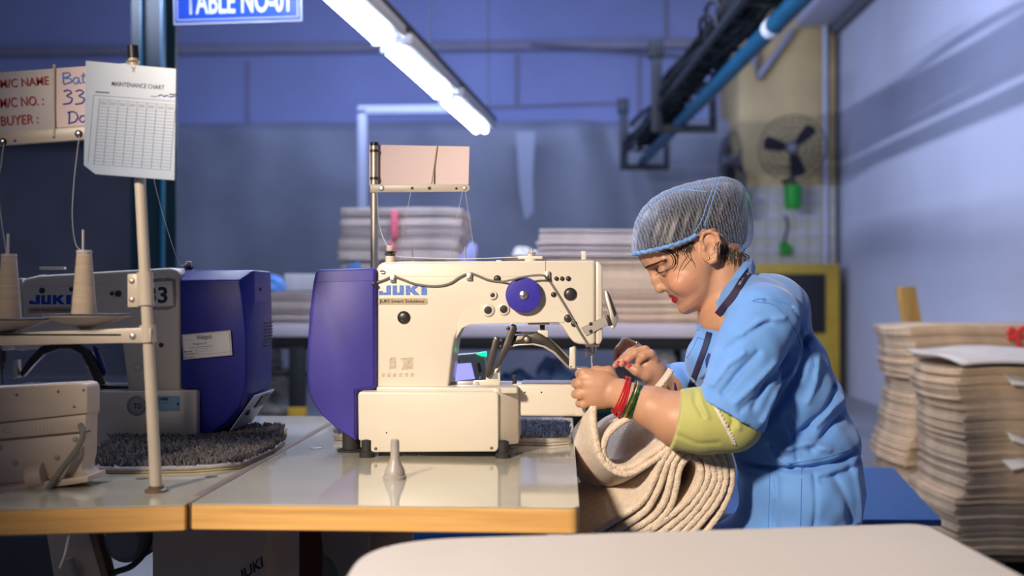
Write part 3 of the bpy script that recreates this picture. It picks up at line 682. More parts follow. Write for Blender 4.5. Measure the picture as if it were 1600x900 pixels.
quad('port', [lowp(.08, .45)+Vector((.002, 0, -.002)), lowp(.42, .45)+Vector((.002, 0, -.002)), lowp(.42, .9)+Vector((.002, 0, -.002)), lowp(.08, .9)+Vector((.002, 0, -.002))], 'ink', vp)
MB().ball(lowp(.52, .25), .009, 10).obj('port', 'ink', vp)
c = P(385, 452, YN+.06); MB().ball((P(391, 452, YN-.012).x, YN+.06, c.z), .005, 10).obj('cover_screw', 'ink', cB)
# base
bB = [(128, 616), (130, 612), (304, 610), (307, 613), (307, 692), (303, 696), (128, 697)]
prism_px('base', bB, YBm-.012, .2, 'cream_enamel', mB, .004, 3)
z0b, z1b = P(60, 640, YBm).z, P(60, 606, YBm).z
box('bed_arm', (P(0, 620, YBm).x, YBm+.045, z0b), (P(132, 620, YBm).x, YBm+.13, z1b), 'cream_enamel', mB, .005)
box('needle_plate', (P(2, 620, YBm).x, YBm+.05, z1b-.001), (P(202, 620, YBm).x, YBm+.125, z1b+.002), 'steel', mB, .0005, 1)
for (x, yy) in ((150, YBm+.02), (296, YBm+.02), (296, YBm+.14), (150, YBm+.14)):
    c = P(x, 690, yy); MB().lathe((c.x, yy, TZ+.012), [(.014, 0), (.014, .006), (.01, .01), (.01, .05)], (0, 0, 1), 14).obj('rubber_foot', 'rubber', mB)
c = P(366, 690, 2.36); MB().lathe((c.x, 2.36, TZ+.01), [(.02, 0), (.02, .008), (.016, .012), (.015, .045), (.01, .05)], (0, 0, 1), 16).obj('rubber_foot', 'rubber', mB)
# recessed cap with lettering on the base
cc = disc_px('cap_ring', 214, 634, YBm-.0118, 16, 'panel_grey', mB, .003); disc_px('cap', 214, 634, YBm-.0148, 12, 'grey_plastic', cc, .001)
text('cap_text', 'TO', 'ink', cc, (209, 630, 221, 639), YBm-.0162, bold=.02)
pl_ = prism_px('rating_plate', [(239, 618.5), (281, 618.5), (281, 642), (239, 642.5)], YBm-.0132, .002, 'steel_blue_label', mB, 0)
text('plate_text', 'LK-1900BN', 'ink', pl_, (243, 621, 263, 626), YBm-.0136, bold=.015)
prism_px('plate_line', [(243, 629), (263, 629), (263, 630), (243, 630)], YBm-.0136, .0005, 'ink_grey', pl_, 0)
for (x, y) in ((241, 631), (278, 631)): disc_px('rivet', x, y, YBm-.0134, 2, 'ink', pl_, .0006, n=10)
# logo, number sheet, plugs
juki(46, 461, 111, 475.5, YN-.0003, 'logo_blue_clean', mB)
gs = prism_px('slogan_strip', [(44, 480.5), (112, 479.5), (114, 483), (112, 488.5), (44, 489.5), (43, 485)], YN-.001, .002, 'gold_strip', mB, 0)
text('slogan', 'JUKI Smart Solutions', 'ink', gs, (48, 482, 110, 487.5), YN-.0012, bold=.012)
mat('worn_tape', (0.30, 0.25, 0.20), 0.7, var=0.3, vscale=60)
prism_px('tape_residue', [(208, 438), (262, 434), (274, 436), (276, 460), (274, 479), (262, 485), (208, 482)], YN-.0006, .002, 'worn_tape', mB, 0)
ns = prism_px('number_sheet', [(212, 442), (269, 439), (271, 478), (212, 481)], YN-.0012, .001, 'sticker', mB, 0)
text('number', '33', 'ink', ns, (229, 448, 262, 474), YN-.0014, bold=.03)
for (x, y, r) in ((66, 454, 5), (112, 452, 4), (175, 459, 3), (185, 459, 5), (252, 539, 3.6), (215, 574, 7)):
    disc_px('plug', x, y, YN-.0002, r, 'dark_plug' if y < 570 else 'cream_enamel', mB, .004, True)
prism_px('plug_plate', [(177, 453), (190, 453), (190, 465), (177, 465)], YN-.001, .002, 'satin_steel', mB, 0)
c = P(66, 438, YN+.05); tb = MB().lathe(c, [(.02, 0), (.02, .006), (.008, .008), (.008, .014)], (0, 0, 1), 14).obj('top_guide', 'satin_steel', mB)
a, b = P(63, 421, YN+.05), P(102, 417, YN+.05); box('guide_lever', (a.x, a.y-.006, a.z), (b.x, a.y+.006, b.z), 'beige_metal', tb, .001)
c = P(295, 421, YN+.06); tq = MB().lathe((c.x, c.y, c.z-.004), [(.009, 0), (.009, .006), (.012, .008), (.012, .011), (.005, .012), (.005, .016)], (0, 0, 1), 14).obj('tension_post', 'gunmetal', mB)
MB().lathe((c.x, c.y, c.z+.010), [(.006, 0), (.0065, .008), (.005, .009)], (0, 0, 1), 14).obj('tension_knob', 'beige_label', tq)
# asset sticker
stk = prism_px('asset_sticker', [(284, 523), (360, 516), (363, 555), (287, 562)], YN-.0185, .001, 'sticker', mB, 0)
so_ = P(287, 562, YN-.0185); su_ = (P(363, 555, YN-.0185)-so_); L_ = su_.length; su_ = su_.normalized(); sv_ = Vector((-su_.z, 0, su_.x))
FS = (so_, su_, sv_, Vector((0, -1, 0))); H_ = (P(284, 523, YN-.0185)-so_).length
def tx(s, u0, v0, u1, v1, m='ink', b=.01): text('print', s, m, stk, (u0*L_, v0*H_, u1*L_, v1*H_), frame=FS, bold=b, extrude=.0004)
tx('Welspun', .30, .68, .62, .93); tx('Property Of', .22, .52, .50, .62)
tx('Barcode:', .03, .28, .20, .35); tx('Asset Code:', .03, .17, .24, .24); tx('Description:', .03, .04, .24, .11)
for (u0, v0, u1, v1) in ((.02, .02, .98, .028), (.02, .97, .98, .978), (.02, .02, .025, .978), (.975, .02, .98, .978), (.27, .36, .62, .366), (.27, .25, .62, .256), (.27, .14, .97, .146), (.27, .14, .275, .366), (.05, .76, .22, .766), (.16, .44, .60, .455)):
    board('print_line', FS, u0*L_, v0*H_, u1*L_, v1*H_, .0001, .0006, 'ink', stk)
# needle end and clamp of machine B (mirror side)
YKB = YN+.03
def barB(name, px, m, Y=YKB, d=.014, bv=.0015): return prism_px(name, px, Y, d, m, mB, bv)
barB('clamp_arm', [(30, 583), (45, 560), (62, 543), (90, 534), (120, 536), (140, 550), (152, 575), (163, 600), (150, 604), (138, 575), (126, 553), (110, 545), (92, 545), (68, 554), (50, 572), (34, 590)], 'dark_plug', YKB-.006, .02, .003)
barB('clamp_bracket', [(134, 606), (132, 572), (136, 572), (152, 596), (166, 598), (166, 606)], 'satin_steel', YKB, .012)
barB('clamp_link', [(144, 540), (152, 545), (165, 580), (164, 587), (158, 584)], 'blue_plastic', YKB+.01, .01)
barB('presser_block', [(18.5, 563), (26, 562), (28, 590), (19, 592)], 'satin_steel', YKB-.01, .02)
barB('slide_rail', [(138, 602), (202, 602), (202, 608), (138, 608)], 'gunmetal', YKB, .02)
for (x0, y0, x1, y1, r) in ((4, 545, 4, 575, .005), (8, 548, 8, 566, .004), (1, 566, 5, 600, .0015), (4, 570, 4, 600, .0012)):
    MB().cyl(P(x0, y0, YN+.05), P(x1, y1, YN+.05), r, n=8).obj('needle_bar', 'gunmetal', mB)
# ------------------------------------------------------------------ thread stand of machine B with its sign board
YT = 1.70
def lerp(a, b, t): return a + (b-a)*t
base = G(236, 772, TZ); topp = P(207.5, 70, YT); base.y = YT
st = thing('thread_stand', 'beige thread stand with two spool dishes, beside machine 33', 'thread stand', base)
def onpole(y): return base.lerp(topp, (772-y)/(772-70.0))
MB().cyl(base, onpole(92), .0098, .0088, n=20).obj('pole', 'beige_metal', st, smooth=60)
MB().cyl(onpole(92), onpole(72), .0092, n=20).obj('pole_cap', 'black_plastic', st, smooth=60)
MB().cyl(onpole(480), onpole(428), .0128, n=20).obj('collar', 'beige_metal', st, smooth=60)
MB().lathe((base.x, base.y, TZ), [(.019, 0), (.019, .004), (.0125, .006), (.0125, .010)], (0, 0, 1), 24).obj('base_flange', 'wood_dark_edge', st)
cb = prism_px('clamp_tab', [(199, 428), (216, 428), (216, 480), (199, 480)], YT-.002, .004, 'beige_metal', st, .001)
for y in (439, 468): disc_px('clamp_screw', 206, y, YT-.0022, 4.5, 'satin_steel', cb, .003, True, 14)
prism_px('dish_arm', [(-120, 524), (0, 521), (190, 513), (228, 512), (236, 514), (236, 534), (228, 536), (190, 536), (0, 540), (-120, 543)], YT-.012, .004, 'beige_metal', st, .001)
box('arm_shelf', P(-120, 525, YT-.012), P(190, 521, YT-.012)+Vector((0, .03, 0)), 'beige_metal', st, .001)
MB().cyl(onpole(538), onpole(511), .0135, n=20).obj('collar', 'beige_metal', st, smooth=60)
disc_px('arm_screw', 207, 525, YT-.0125, 5.5, 'satin_steel', st, .003, True, 14)
cones = []
for (x, ydish, lb, ytop, dx) in ((136, 493, 'right', 391, -5), (10, 500, 'left', 397, 4)):
    c = P(x, ydish+22, YT+.012)
    h = 22/940
    MB().lathe(c, [(.012, -.006), (.012, .002), (.018, .006), (.045, .013), (.071, h), (.071, h+.0022), (.045, .017), (.010, .012)], (0, 0, 1), 40).obj('spool_dish', 'beige_plastic', st, smooth=50)
    MB().lathe((c.x, c.y, c.z+h+.0022), [(.0715, -.001), (.0725, .0005), (.0725, .0012), (.0700, .0016)], (0, 0, 1), 40).obj('dish_rim', 'ink', st, smooth=50)
    pt = P(x+dx-3, ytop-32, YT+.012); MB().cyl((c.x+(dx-2)/940, c.y, c.z), (c.x+(dx-2)/940, c.y, pt.z), .0022, n=10).obj('spool_pin', 'satin_steel', st)
    cc = (c.x+dx/940, c.y, c.z+.016); H = P(x, ytop, YT+.012).z - cc[2]
    t = thing('thread_cone', 'tall cone of beige thread on the dish %s' % ('near the stand pole' if lb == 'right' else 'at the open end of the arm'), 'thread cone', cc, 'cones of beige thread')
    MB().lathe(cc, [(.0195, 0), (.0208, .003), (.0208, .008)] + [(.0205-.0085*k/12 + .0003*(k % 2), .008+(H-.014)*k/12) for k in range(13)] + [(.010, H-.004)], (0, 0, 1), 32).obj('yarn', 'thread_cone', t, smooth=60)
    MB().lathe((cc[0], cc[1], cc[2]+H-.005), [(.0125, 0), (.0128, .003), (.0122, .005), (.005, .0052)], (0, 0, 1), 24).obj('spool_tip', 'card_white', t, smooth=50)
# sign board on the top bar
sb = thing('machine_card', 'white card board reading M/C NAME, M/C NO. and BUYER on the thread stand', 'sign', P(60, 205, YT))
O = P(-120, 216, YT+.004); U = (P(205, 193, YT+.004)-O); LU = U.length; U = U.normalized(); V = Vector((-U.z, 0, U.x)); FB = (O, U, V, Vector((0, -1, 0)))
def uv(px, py):
    q = P(px, py, YT+.004)-O; return q.dot(U), q.dot(V)
hb = uv(0, 113)[1]
board('panel', FB, 0, 0, LU, hb, -.004, 0, 'card_white', sb, .001)
# pale card over the right hand half
u86 = uv(87, 160)[0]; board('written_card', FB, u86, .002, LU-.002, hb-.001, 0, .0008, 'card_pink', sb)
def tb(s, x0, y0, x1, y1, m, b=.015, nm='lettering'):
    a = uv(x0, y1); c = uv(x1, y0); text(nm, s, m, sb, (a[0], a[1], c[0], c[1]), frame=FB, bold=b, extrude=.0014)
tb('M/C NAME :', 1, 118.5, 84, 138, 'ink_red', .006); tb('M/C NO. :', 1, 149, 68, 169, 'ink_red', .006); tb('BUYER :', 2, 178, 60, 197, 'ink_red', .006)
def stroke(P_, m, r=.0013):
    path = smooth_path([O + U*uv(x, y)[0] + V*uv(x, y)[1] + Vector((0, -.0012, 0)) for x, y in P_], 6)
    MB().tube(path, r, 6).obj('handwriting', m, sb)
stroke([(99, 114), (99.5, 131)], 'ink_light_blue'); stroke([(98, 115), (107, 114), (110, 118), (101, 122), (110, 123), (112, 128), (100, 132)], 'ink_light_blue')
stroke([(124, 122), (117, 122), (115, 128), (120, 131), (124, 124), (124, 129), (128, 130)], 'ink_light_blue'); stroke([(131, 114), (130, 128), (136, 129)], 'ink_light_blue'); stroke([(127, 119), (136, 118)], 'ink_light_blue')
for dx in (0, 19): stroke([(100+dx, 143), (107+dx, 141), (112+dx, 145), (105+dx, 150), (113+dx, 154), (110+dx, 161), (99+dx, 163)], 'ink_blue')
stroke([(109, 175), (108.5, 192)], 'ink_blue'); stroke([(106, 176), (116, 175), (122, 182), (118, 190), (107, 193)], 'ink_blue'); stroke([(133, 181), (127, 182), (125, 188), (130, 191), (134, 186), (133, 180)], 'ink_blue')
MB().tube([O + U*uv(86, y)[0] + V*uv(86, y)[1] + Vector((0, -.003, 0)) for y in (101, 160, 214)], .0022, 8).obj('tie_string', 'beige_label', sb)
bo = board('rail', FB, 0, -.022, uv(212, 200)[0], 0, -.006, .003, 'beige_metal', st, .001)
for (x, y, r) in ((6.5, 222, .0065), (124.5, 209.5, .0065)):
    q = O + U*uv(x, y)[0] + V*uv(x, y)[1]; e = MB().lathe(q, [(r, 0), (r, .005), (r*.8, .006)], (0, -1, 0), 18).obj('thread_eyelet', 'ink', st); MB().lathe(q, [(r*.45, 0), (r*.45, .0075), (.001, .008)], (0, -1, 0), 12).obj('eyelet_pin', 'steel', e)
for (x, y) in ((25, 220.5), (85.5, 214)):
    q = O + U*uv(x, y)[0] + V*uv(x, y)[1]; MB().lathe(q, [(.0026, 0), (.0026, .0036)], (0, -1, 0), 10).obj('rail_hole', 'ink_blue', st)
# threads of the stand
def thr(px, name='sewing_thread', r=.0007, Ys=None, m='thread_fine', par=None):
    return MB().tube(smooth_path([P(x, y, Y) for x, y, Y in px], 6), r, 5).obj(name, m, par)
thr([(6, 224, 1.69), (2, 255, 1.695), (-3, 300, 1.7), (10, 397, 1.71)], par=st)
thr([(124, 212, 1.69), (116, 280, 1.695), (113, 340, 1.7), (118, 380, 1.71), (126, 391, 1.712)], par=st)
thr([(233, 240, 1.72), (245, 300, 1.8), (265, 370, 2.0), (281, 413, 2.27), (292, 410, 2.32)], par=st)
thr([(228, 240, 1.72), (227, 330, 1.72), (226, 420, 1.72)], par=st)
# maintenance chart
pc = thing('paper_chart', 'printed maintenance chart in a clear sleeve tied to the stand pole', 'paper', P(205, 100, YT-.03))
YPp = YT-.028
cn = [P(134, 95, YPp), P(275, 107.5, YPp), P(272.5, 281.5, YPp), P(149, 272, YPp), P(131, 258, YPp)]
O2 = P(131.5, 270, YPp); U2 = P(273, 281.5, YPp)-O2; LU2 = U2.length; U2 = U2.normalized(); V2 = Vector((-U2.z, 0, U2.x)); LV2 = (cn[0]-O2).dot(V2); FP = (O2, U2, V2, Vector((0, -1, 0)))
MB().prism([(c.x, c.z) for c in cn], YPp, YPp+.0012).obj('sheet', 'paper', pc, 0, smooth=0)
def tp2(s, u0, v0, u1, v1, b=.012, m='ink_grey'): text('print', s, m, pc, (u0*LU2, v0*LV2, u1*LU2, v1*LV2), frame=FP, bold=b, extrude=.0006)
tp2('MAINTENANCE CHART', .22, .795, .80, .835, .004, 'ink')
def ln(u0, v0, u1, v1, m='ink_grey'): board('ruled_line', FP, u0*LU2, v0*LV2, u1*LU2, v1*LV2, .0002, .0006, m, pc)
V0, V1, VH = .085, .70, .60
for k in range(19): v = V0 + (VH-V0)*k/18; ln(.09, v-.0012, .94, v+.0012)
ln(.03, V1-.0015, .94, V1+.0015); ln(.10, .665, .94, .667)
for k in range(9): u = .10 + .84*k/8; ln(u-.0015, V0, u+.0015, V1-.03)
ln(.03, V0, .033, V1)
for k in range(8):
    u = .115 + .84*k/8
    for q in range(2): ln(u, .64-q*.015, u+.07, .645-q*.015)
ln(.05, .725, .20, .735, 'ink'); ln(.66, .725, .73, .733); ln(.86, .755, .95, .765, 'ink')
pth = smooth_path([P(x, y, YPp-.001) for x, y in ((193, 0+113), (0+205, 112), (214, 109), (222, 113))], 4)
stroke2 = smooth_path([O2 + U2*(LU2*u) + V2*(LV2*v) + Vector((0, -.0012, 0)) for u, v in ((.74, .735), (.78, .75), (.80, .735), (.84, .748), (.87, .735), (.91, .745), (.96, .74))], 4); MB().tube(stroke2, .0006, 5).obj('handwriting', 'ink_blue', pc)
q = onpole(98)
MB().tube(smooth_path([P(208, 108, YPp-.001), P(203, 101, YPp+.004), (q.x-.011, q.y-.004, q.z), (q.x, q.y-.0115, q.z+.001), (q.x+.011, q.y-.004, q.z), P(214, 102, YPp+.004), P(208, 108, YPp-.001)], 5), .0011, 6).obj('tie_string', 'gold_strip', pc)
disc_px('punch_hole', 208.5, 110, YPp-.0002, 2.4, 'gold_strip', pc, .0006)

# ------------------------------------------------------------------ beige operation box at the left edge
YX = 1.74
ob = thing('operation_box', 'beige plastic operation box with grey cable, in front of machine 33', 'control box', G(60, 765, TZ))
hull = [(-140, 612), (0, 605), (124, 598), (133, 600), (136.5, 606), (136.5, 648), (133, 652), (132, 712), (127, 733), (137, 742), (137, 752), (120, 757), (0, 771.5), (-140, 780)]
prism_px('shell', hull, YX, .05, 'beige_plastic', ob, .005, 3)
prism_px('lower_step', [(-140, 690), (0, 687), (127, 676), (126, 712), (100, 748), (-140, 770)], YX-.004, .02, 'beige_plastic', ob, .004)
for (y0, y1) in ((660, 645.5), (688, 675)):
    prism_px('seam', [(-140, y0+6), (0, y0), (134, y1), (134, y1+1.6), (0, y0+1.6), (-140, y0+7.6)], YX-.0045, .02, 'wood_dark_edge', ob, 0)
prism_px('band', [(-140, 667), (0, 661), (134, 647), (134, 674), (0, 686), (-140, 693)], YX-.003, .02, 'beige_plastic', ob, .001)
for (x, y) in ((26, 617), (91, 612), (116, 635.5)): disc_px('screw_hole', x, y, YX-.0003, 2.2, 'wood_dark_edge', ob, .0005, n=12)
prism_px('screw_hole', [(128, 609), (131, 607), (133, 610), (130, 613)], YX-.0004, .001, 'wood_dark_edge', ob, 0)
for (x, y) in ((24, 723), (89, 715), (117, 686), (-1, 699)): disc_px('case_screw', x, y, YX-.0045, 4.6, 'grey_plastic', ob, .002, True, 16)
for k in range(8): 
    u = k*PI/4; disc_px('sun_mark', 11.5+4.6*math.cos(u), 672+4.6*math.sin(u), YX-.0032, 1.1, 'grey_plastic', ob, .0004, n=8)
for k in range(6): prism_px('embossed_mark', [(46+k*6, 665.5-k*.5), (50+k*6, 665-k*.5), (49+k*6, 672-k*.5), (45+k*6, 672.5-k*.5)], YX-.0036, .001, 'beige_label', ob, 0)
a, b = G(52, 760, TZ), G(84, 752, TZ)
MB().tube([P(48, 748, YX-.005), P(72, 742, YX-.005)], .022, 18).obj('cable_hump', 'beige_plastic', ob)
prism_px('foot_flange', [(-140, 768), (0, 762), (100, 749), (137, 744), (138, 753), (100, 759), (0, 772), (-140, 779)], YX-.02, .07, 'beige_plastic', ob, .002)
MB().tube(smooth_path([P(126, 664, YX-.002), P(129.5, 676, YX-.012), P(126, 692, YX-.014), P(113, 712, YX-.016), P(97, 733, YX-.02), P(85, 750, YX-.025), P(75, 765, YX-.028)], 6), .0052, 10).obj('cable', 'grey_cable', ob, smooth=60)

# ------------------------------------------------------------------ thread stand of machine A
Y2 = 2.36
s2 = thing('thread_stand', 'steel thread stand with a blank pink card, behind the machine in use', 'thread stand', P(585, 680, Y2))
p0 = P(585, 228, Y2); MB().cyl((p0.x, Y2, TZ), p0, .0088, n=18).obj('pole', 'satin_steel', s2, smooth=60)
MB().cyl(p0, p0+Vector((0, 0, .008)), .0092, n=18).obj('pole_cap', 'black_plastic', s2)
MB().lathe((p0.x, Y2, TZ), [(.03, 0), (.03, .005), (.013, .008), (.013, .02)], (0, 0, 1), 20).obj('base_flange', 'panel_grey', s2)
prism_px('rail', [(578, 288), (730, 287.5), (734, 291), (734, 296), (730, 299.5), (592, 300.5), (578, 301)], Y2-.012, .004, 'beige_metal', s2, .001)
for (x, y, r, m) in ((596, 294, 4.5, 'satin_steel'), (644, 294, 2.2, 'ink'), (671, 294, 2.6, 'ink'), (713, 294.5, 2, 'ink'), (726, 294, 3.4, 'satin_steel')): disc_px('rail_eyelet', x, y, Y2-.0122, r, m, s2, .002, True, 14)
for y in (236, 279): MB().cyl(P(585, y+2, Y2), P(585, y-2, Y2), .0105, n=16).obj('pole_clip', 'gunmetal', s2)
pk = prism_px('card', [(577, 226), (733.5, 229), (732, 288), (577, 290)], Y2+.010, .002, 'card_pink', s2, 0)
MB().tube([P(683, 227, Y2+.008), P(678, 262, Y2+.006), P(675, 285, Y2-.002), P(671, 293, Y2-.0135)], .0018, 6).obj('tie_string', 'gold_strip', s2)
box('dish_bar', P(640, 424, Y2+.01), P(735, 418, Y2+.014), 'beige_metal', s2, .001)
for x in (644.5, 727):
    c = P(x, 413, Y2+.04); MB().lathe(c, [(.008, -.012), (.03, 0), (.04, .004), (.04, .006), (.004, .004)], (0, 0, 1), 28).obj('spool_dish', 'card_white', s2)
    MB().cyl(c, P(x, 386, Y2+.04), .002, n=8).obj('spool_pin', 'satin_steel', s2)
    
thr([(589, 300, 2.34), (592, 345, 2.33), (598, 370, 2.28), (609, 390, 2.19)], par=s2)
thr([(642, 300, 2.35), (634, 340, 2.36), (629, 370, 2.38), (625, 410, 2.42)], par=s2)
thr([(727, 298, 2.35), (733, 340, 2.37), (740, 385, 2.4), (741, 405, 2.42)], par=s2); thr([(723, 298, 2.35), (714, 340, 2.37), (708, 370, 2.4), (700, 408, 2.42)], par=s2)
thr([(612, 399, 2.17), (640, 402, 2.17), (700, 404, 2.17), (760, 403.5, 2.17), (826, 401, 2.17)], m='thread', par=mA)
thr([(924, 541, 2.18), (923.8, 555, 2.18), (926, 575, 2.175)], m='thread', r=.0005, par=mA)

# ------------------------------------------------------------------ rugs with pile
mat('grey_pile', (0.13, 0.115, 0.115), 0.9, var=0.5, vscale=45, sheen=0.3)
mat('blue_grey_pile', (0.17, 0.19, 0.27), 0.9, var=0.5, vscale=40, sheen=0.3)
mat('rug_back', (0.42, 0.40, 0.40), 0.9, var=0.15, vscale=40, bump=0.3, bscale=200)
mat('rug_yellow', (0.62, 0.47, 0.22), 0.8, var=0.15, vscale=30)
mat('rug_cream', (0.62, 0.56, 0.47), 0.9, var=0.15, vscale=40, bump=0.3, bscale=200)
def inside(p, poly):
    c = False; n = len(poly)
    for i in range(n):
        x1, y1 = poly[i]; x2, y2 = poly[i-1]
        if (y1 > p[1]) != (y2 > p[1]) and p[0] < (x2-x1)*(p[1]-y1)/(y2-y1)+x1: c = not c
    return c
def rug(label, poly, z, th, mp, me_, mb_, n, hgt):
    c = sum((Vector(p) for p in poly), Vector((0, 0)))/len(poly)
    t = thing('rug', label, 'rug', (c.x, c.y, z))
    slab('backing', [(c.x+(x-c.x)*.99, c.y+(y-c.y)*.99) for x, y in poly], z, z+th*.35, mb_, t, .002)
    slab('binding', poly, z+th*.35, z+th, me_, t, .004, 3)
    xs = [p[0] for p in poly]; ys = [p[1] for p in poly]; b = MB(); vs = []; fs = []
    k = 0
    while k < n:
        p = (random.uniform(min(xs), max(xs)), random.uniform(min(ys), max(ys)))
        q = (c.x+(p[0]-c.x)*1.02, c.y+(p[1]-c.y)*1.04)
        if not inside(q, poly): continue
        h = hgt*random.uniform(.6, 1.25); r = random.uniform(.0022, .0042); a = random.uniform(0, 6.28); o = len(vs)
        lx, ly = random.gauss(0, .004), random.gauss(0, .004)
        for j in range(3): vs.append((p[0]+r*math.cos(a+j*2.09), p[1]+r*math.sin(a+j*2.09), z+th-.002))
        for j in range(3): vs.append((p[0]+lx+r*.7*math.cos(a+j*2.09), p[1]+ly+r*.7*math.sin(a+j*2.09), z+th+h*.75))
        vs.append((p[0]+lx*1.3, p[1]+ly*1.3, z+th+h))
        for j in range(3): fs += [(o+j, o+(j+1) % 3, o+3+(j+1) % 3, o+3+j), (o+3+j, o+3+(j+1) % 3, o+6)]
        k += 1
    b.v = vs; b.f = fs; p_ = b.obj('pile', mp, t, smooth=60); p_['kind'] = 'stuff'; return t
def gp(x, y): q = G(x, y, TZ); return (q.x, q.y)
rug('charcoal shaggy rug with yellow underside lying below machine 33', [gp(118, 738), gp(180, 741), gp(300, 739), gp(375, 733), gp(430, 708), gp(446, 695), gp(440, 686), (gp(430, 684)[0], 2.46), (gp(118, 738)[0]-.15, 2.46)], TZ, .012, 'grey_pile', 'rug_back', 'rug_yellow', 9000, .012)
rug('blue-grey shaggy rug with cream edge behind the machine in use', [gp(520, 688), gp(560, 690), gp(700, 693), gp(860, 697), gp(893, 694), (gp(896, 690)[0]-.008, 2.52), (gp(520, 688)[0]-.02, 2.52)], TZ, .016, 'blue_grey_pile', 'rug_cream', 'rug_cream', 7000, .012)

# ------------------------------------------------------------------ packing table with piles behind
mat('table_white', (0.55, 0.52, 0.62), 0.4, var=0.06, vscale=3)
mat('mat_cream_lit', (0.74, 0.57, 0.42), 0.9, var=0.15, vscale=9, bump=0.3, bscale=90)  # mat cream made lighter and warmer, the light on this pile painted in
mat('mat_cream', (0.60, 0.46, 0.32), 0.9, var=0.2, vscale=9, bump=0.3, bscale=90)
mat('mat_mauve', (0.52, 0.46, 0.46), 0.9, var=0.18, vscale=6, bump=0.3, bscale=90)
mat('mat_white', (0.60, 0.57, 0.54), 0.9, var=0.12, vscale=6, bump=0.2, bscale=60)
mat('pink_ribbon', (0.62, 0.12, 0.20), 0.6); mat('red_ribbon', (0.55, 0.03, 0.02), 0.6)
mat('blue_cloth', (0.08, 0.22, 0.62), 0.8, var=0.35, vscale=6); mat('white_cloth', (0.58, 0.58, 0.60), 0.85, var=0.15, vscale=5)
mat('rag', (0.40, 0.39, 0.40), 0.9, var=0.45, vscale=9)
mat('green_bin', (0.006, 0.075, 0.055), 0.5, var=0.15, vscale=8); mat('dark_red', (0.10, 0.012, 0.012), 0.5)
mat('bench_blue', (0.012, 0.10, 0.33), 0.45, var=0.3, vscale=10, stretch=(1.5, 12, 1), bump=0.1, bscale=30)
mat('plank_wood', (0.36, 0.21, 0.05), 0.6, var=0.3, vscale=6, stretch=(6, 6, .6))
mat('pallet_wood', (0.22, 0.15, 0.09), 0.8, var=0.3, vscale=6)
YP = 5.2
zt = P(600, 506, YP).z; zb = P(600, 527, YP).z; zk = P(600, 546, YP).z
pt = thing('packing_table', 'long white topped packing table on black steel legs, loaded with piles of mats', 'table', (P(760, 520, YP).x, 5.7, 0))
xa, xb = P(330, 520, YP).x, P(1130, 520, YP).x
box('tabletop', (xa, YP, zb), (xb, YP+1.2, zt), 'table_white', pt, .006)
box('apron', (xa+.02, YP+.01, zk), (xb-.02, YP+.05, zb), 'black_plastic', pt, .004)
for x in (465, 640, 1090):
    c = P(x, 600, YP+.03); 
    for yy in (YP+.03, YP+1.1):
        lg_ = box('leg', (c.x-.04, yy-.03, .0), (c.x+.04, yy+.03, zk+.01), 'dark_steel', pt, .005)
        box('yellow_foot', (c.x-.042, yy-.032, .0), (c.x+.042, yy+.032, P(465, 636, YP).z), 'yellow_paint', lg_, .004)
box('shelf', (P(655, 600, YP).x, YP+.1, P(700, 622, YP).z-.03), (xb-.06, YP+1.08, P(700, 622, YP).z), 'table_white', pt, .004)
box('shelf_rail', (xa+.05, YP+.015, P(700, 583, YP).z-.02), (P(500, 583, YP).x, YP+.045, P(700, 583, YP).z), 'dark_steel', pt, .004)
shz = P(700, 622, YP).z

def mat_mesh(w, d, t, seed, droop=.012, fold=True, n=8):
    """folded mat: two leaves joined by a round fold at the left end; origin at the lower left front corner"""
    r = random.Random(seed); b = MB(); ly = t*.48; ny = 3
    path = []
    for i in range(n+1): path.append((w*(1-i/n), t*.25))
    for k in range(1, 4): a = PI*k/4; path.append((-t*.25*math.sin(a)-.001, t*.5-t*.25*math.cos(a)))
    for i in range(n+1): path.append((w*i/n, t*.75))
    ph = 1.7; jy = [r.uniform(-.006, .006) for _ in range(2)]
    secs = []
    for (x, z) in path:
        dz = -droop*math.exp(-max(x, 0)/.06) * 1.0
        row = []
        for j in range(ny+1):
            y = d*j/ny; wv = droop*.5*math.sin(ph+y*9)*math.exp(-max(x, 0)/.12) + .002*math.sin(x*7+ph)
            row.append((x, y + (jy[0] if z < t*.5 else jy[1]), z+dz+wv))
        secs.append(row)
    m = len(secs); vs = []; fs = []
    # thickness: offset along the path normal
    for i in range(m):
        for j in range(ny+1):
            p = Vector(secs[i][j]); a = Vector(secs[max(i-1, 0)][j]); c = Vector(secs[min(i+1, m-1)][j]); tg = (c-a).normalized(); nn = Vector((-tg.z, 0, tg.x))
            vs += [p+nn*ly*.46, p-nn*ly*.46]
    W = 2*(ny+1)
    for i in range(m-1):
        for j in range(ny):
            o = i*W+2*j; fs += [(o, o+2, o+W+2, o+W), (o+1, o+W+1, o+W+3, o+3)]
        o = i*W; fs.append((o, o+W, o+W+1, o+1)); o = i*W+2*ny; fs.append((o, o+1, o+W+1, o+W))
    for i in (0, m-1):
        for j in range(ny):
            o = i*W+2*j; fs.append((o, o+1, o+3, o+2) if i == 0 else (o, o+2, o+3, o+1))
    b.add(vs, fs); me = bpy.data.meshes.new('folded_mat'); me.from_pydata(b.v, [], b.f)
    bm = bmesh.new(); bm.from_mesh(me); bmesh.ops.recalc_face_normals(bm, faces=bm.faces); bm.to_mesh(me); bm.free()
    me.polygons.foreach_set('use_smooth', [True]*len(me.polygons)); return me
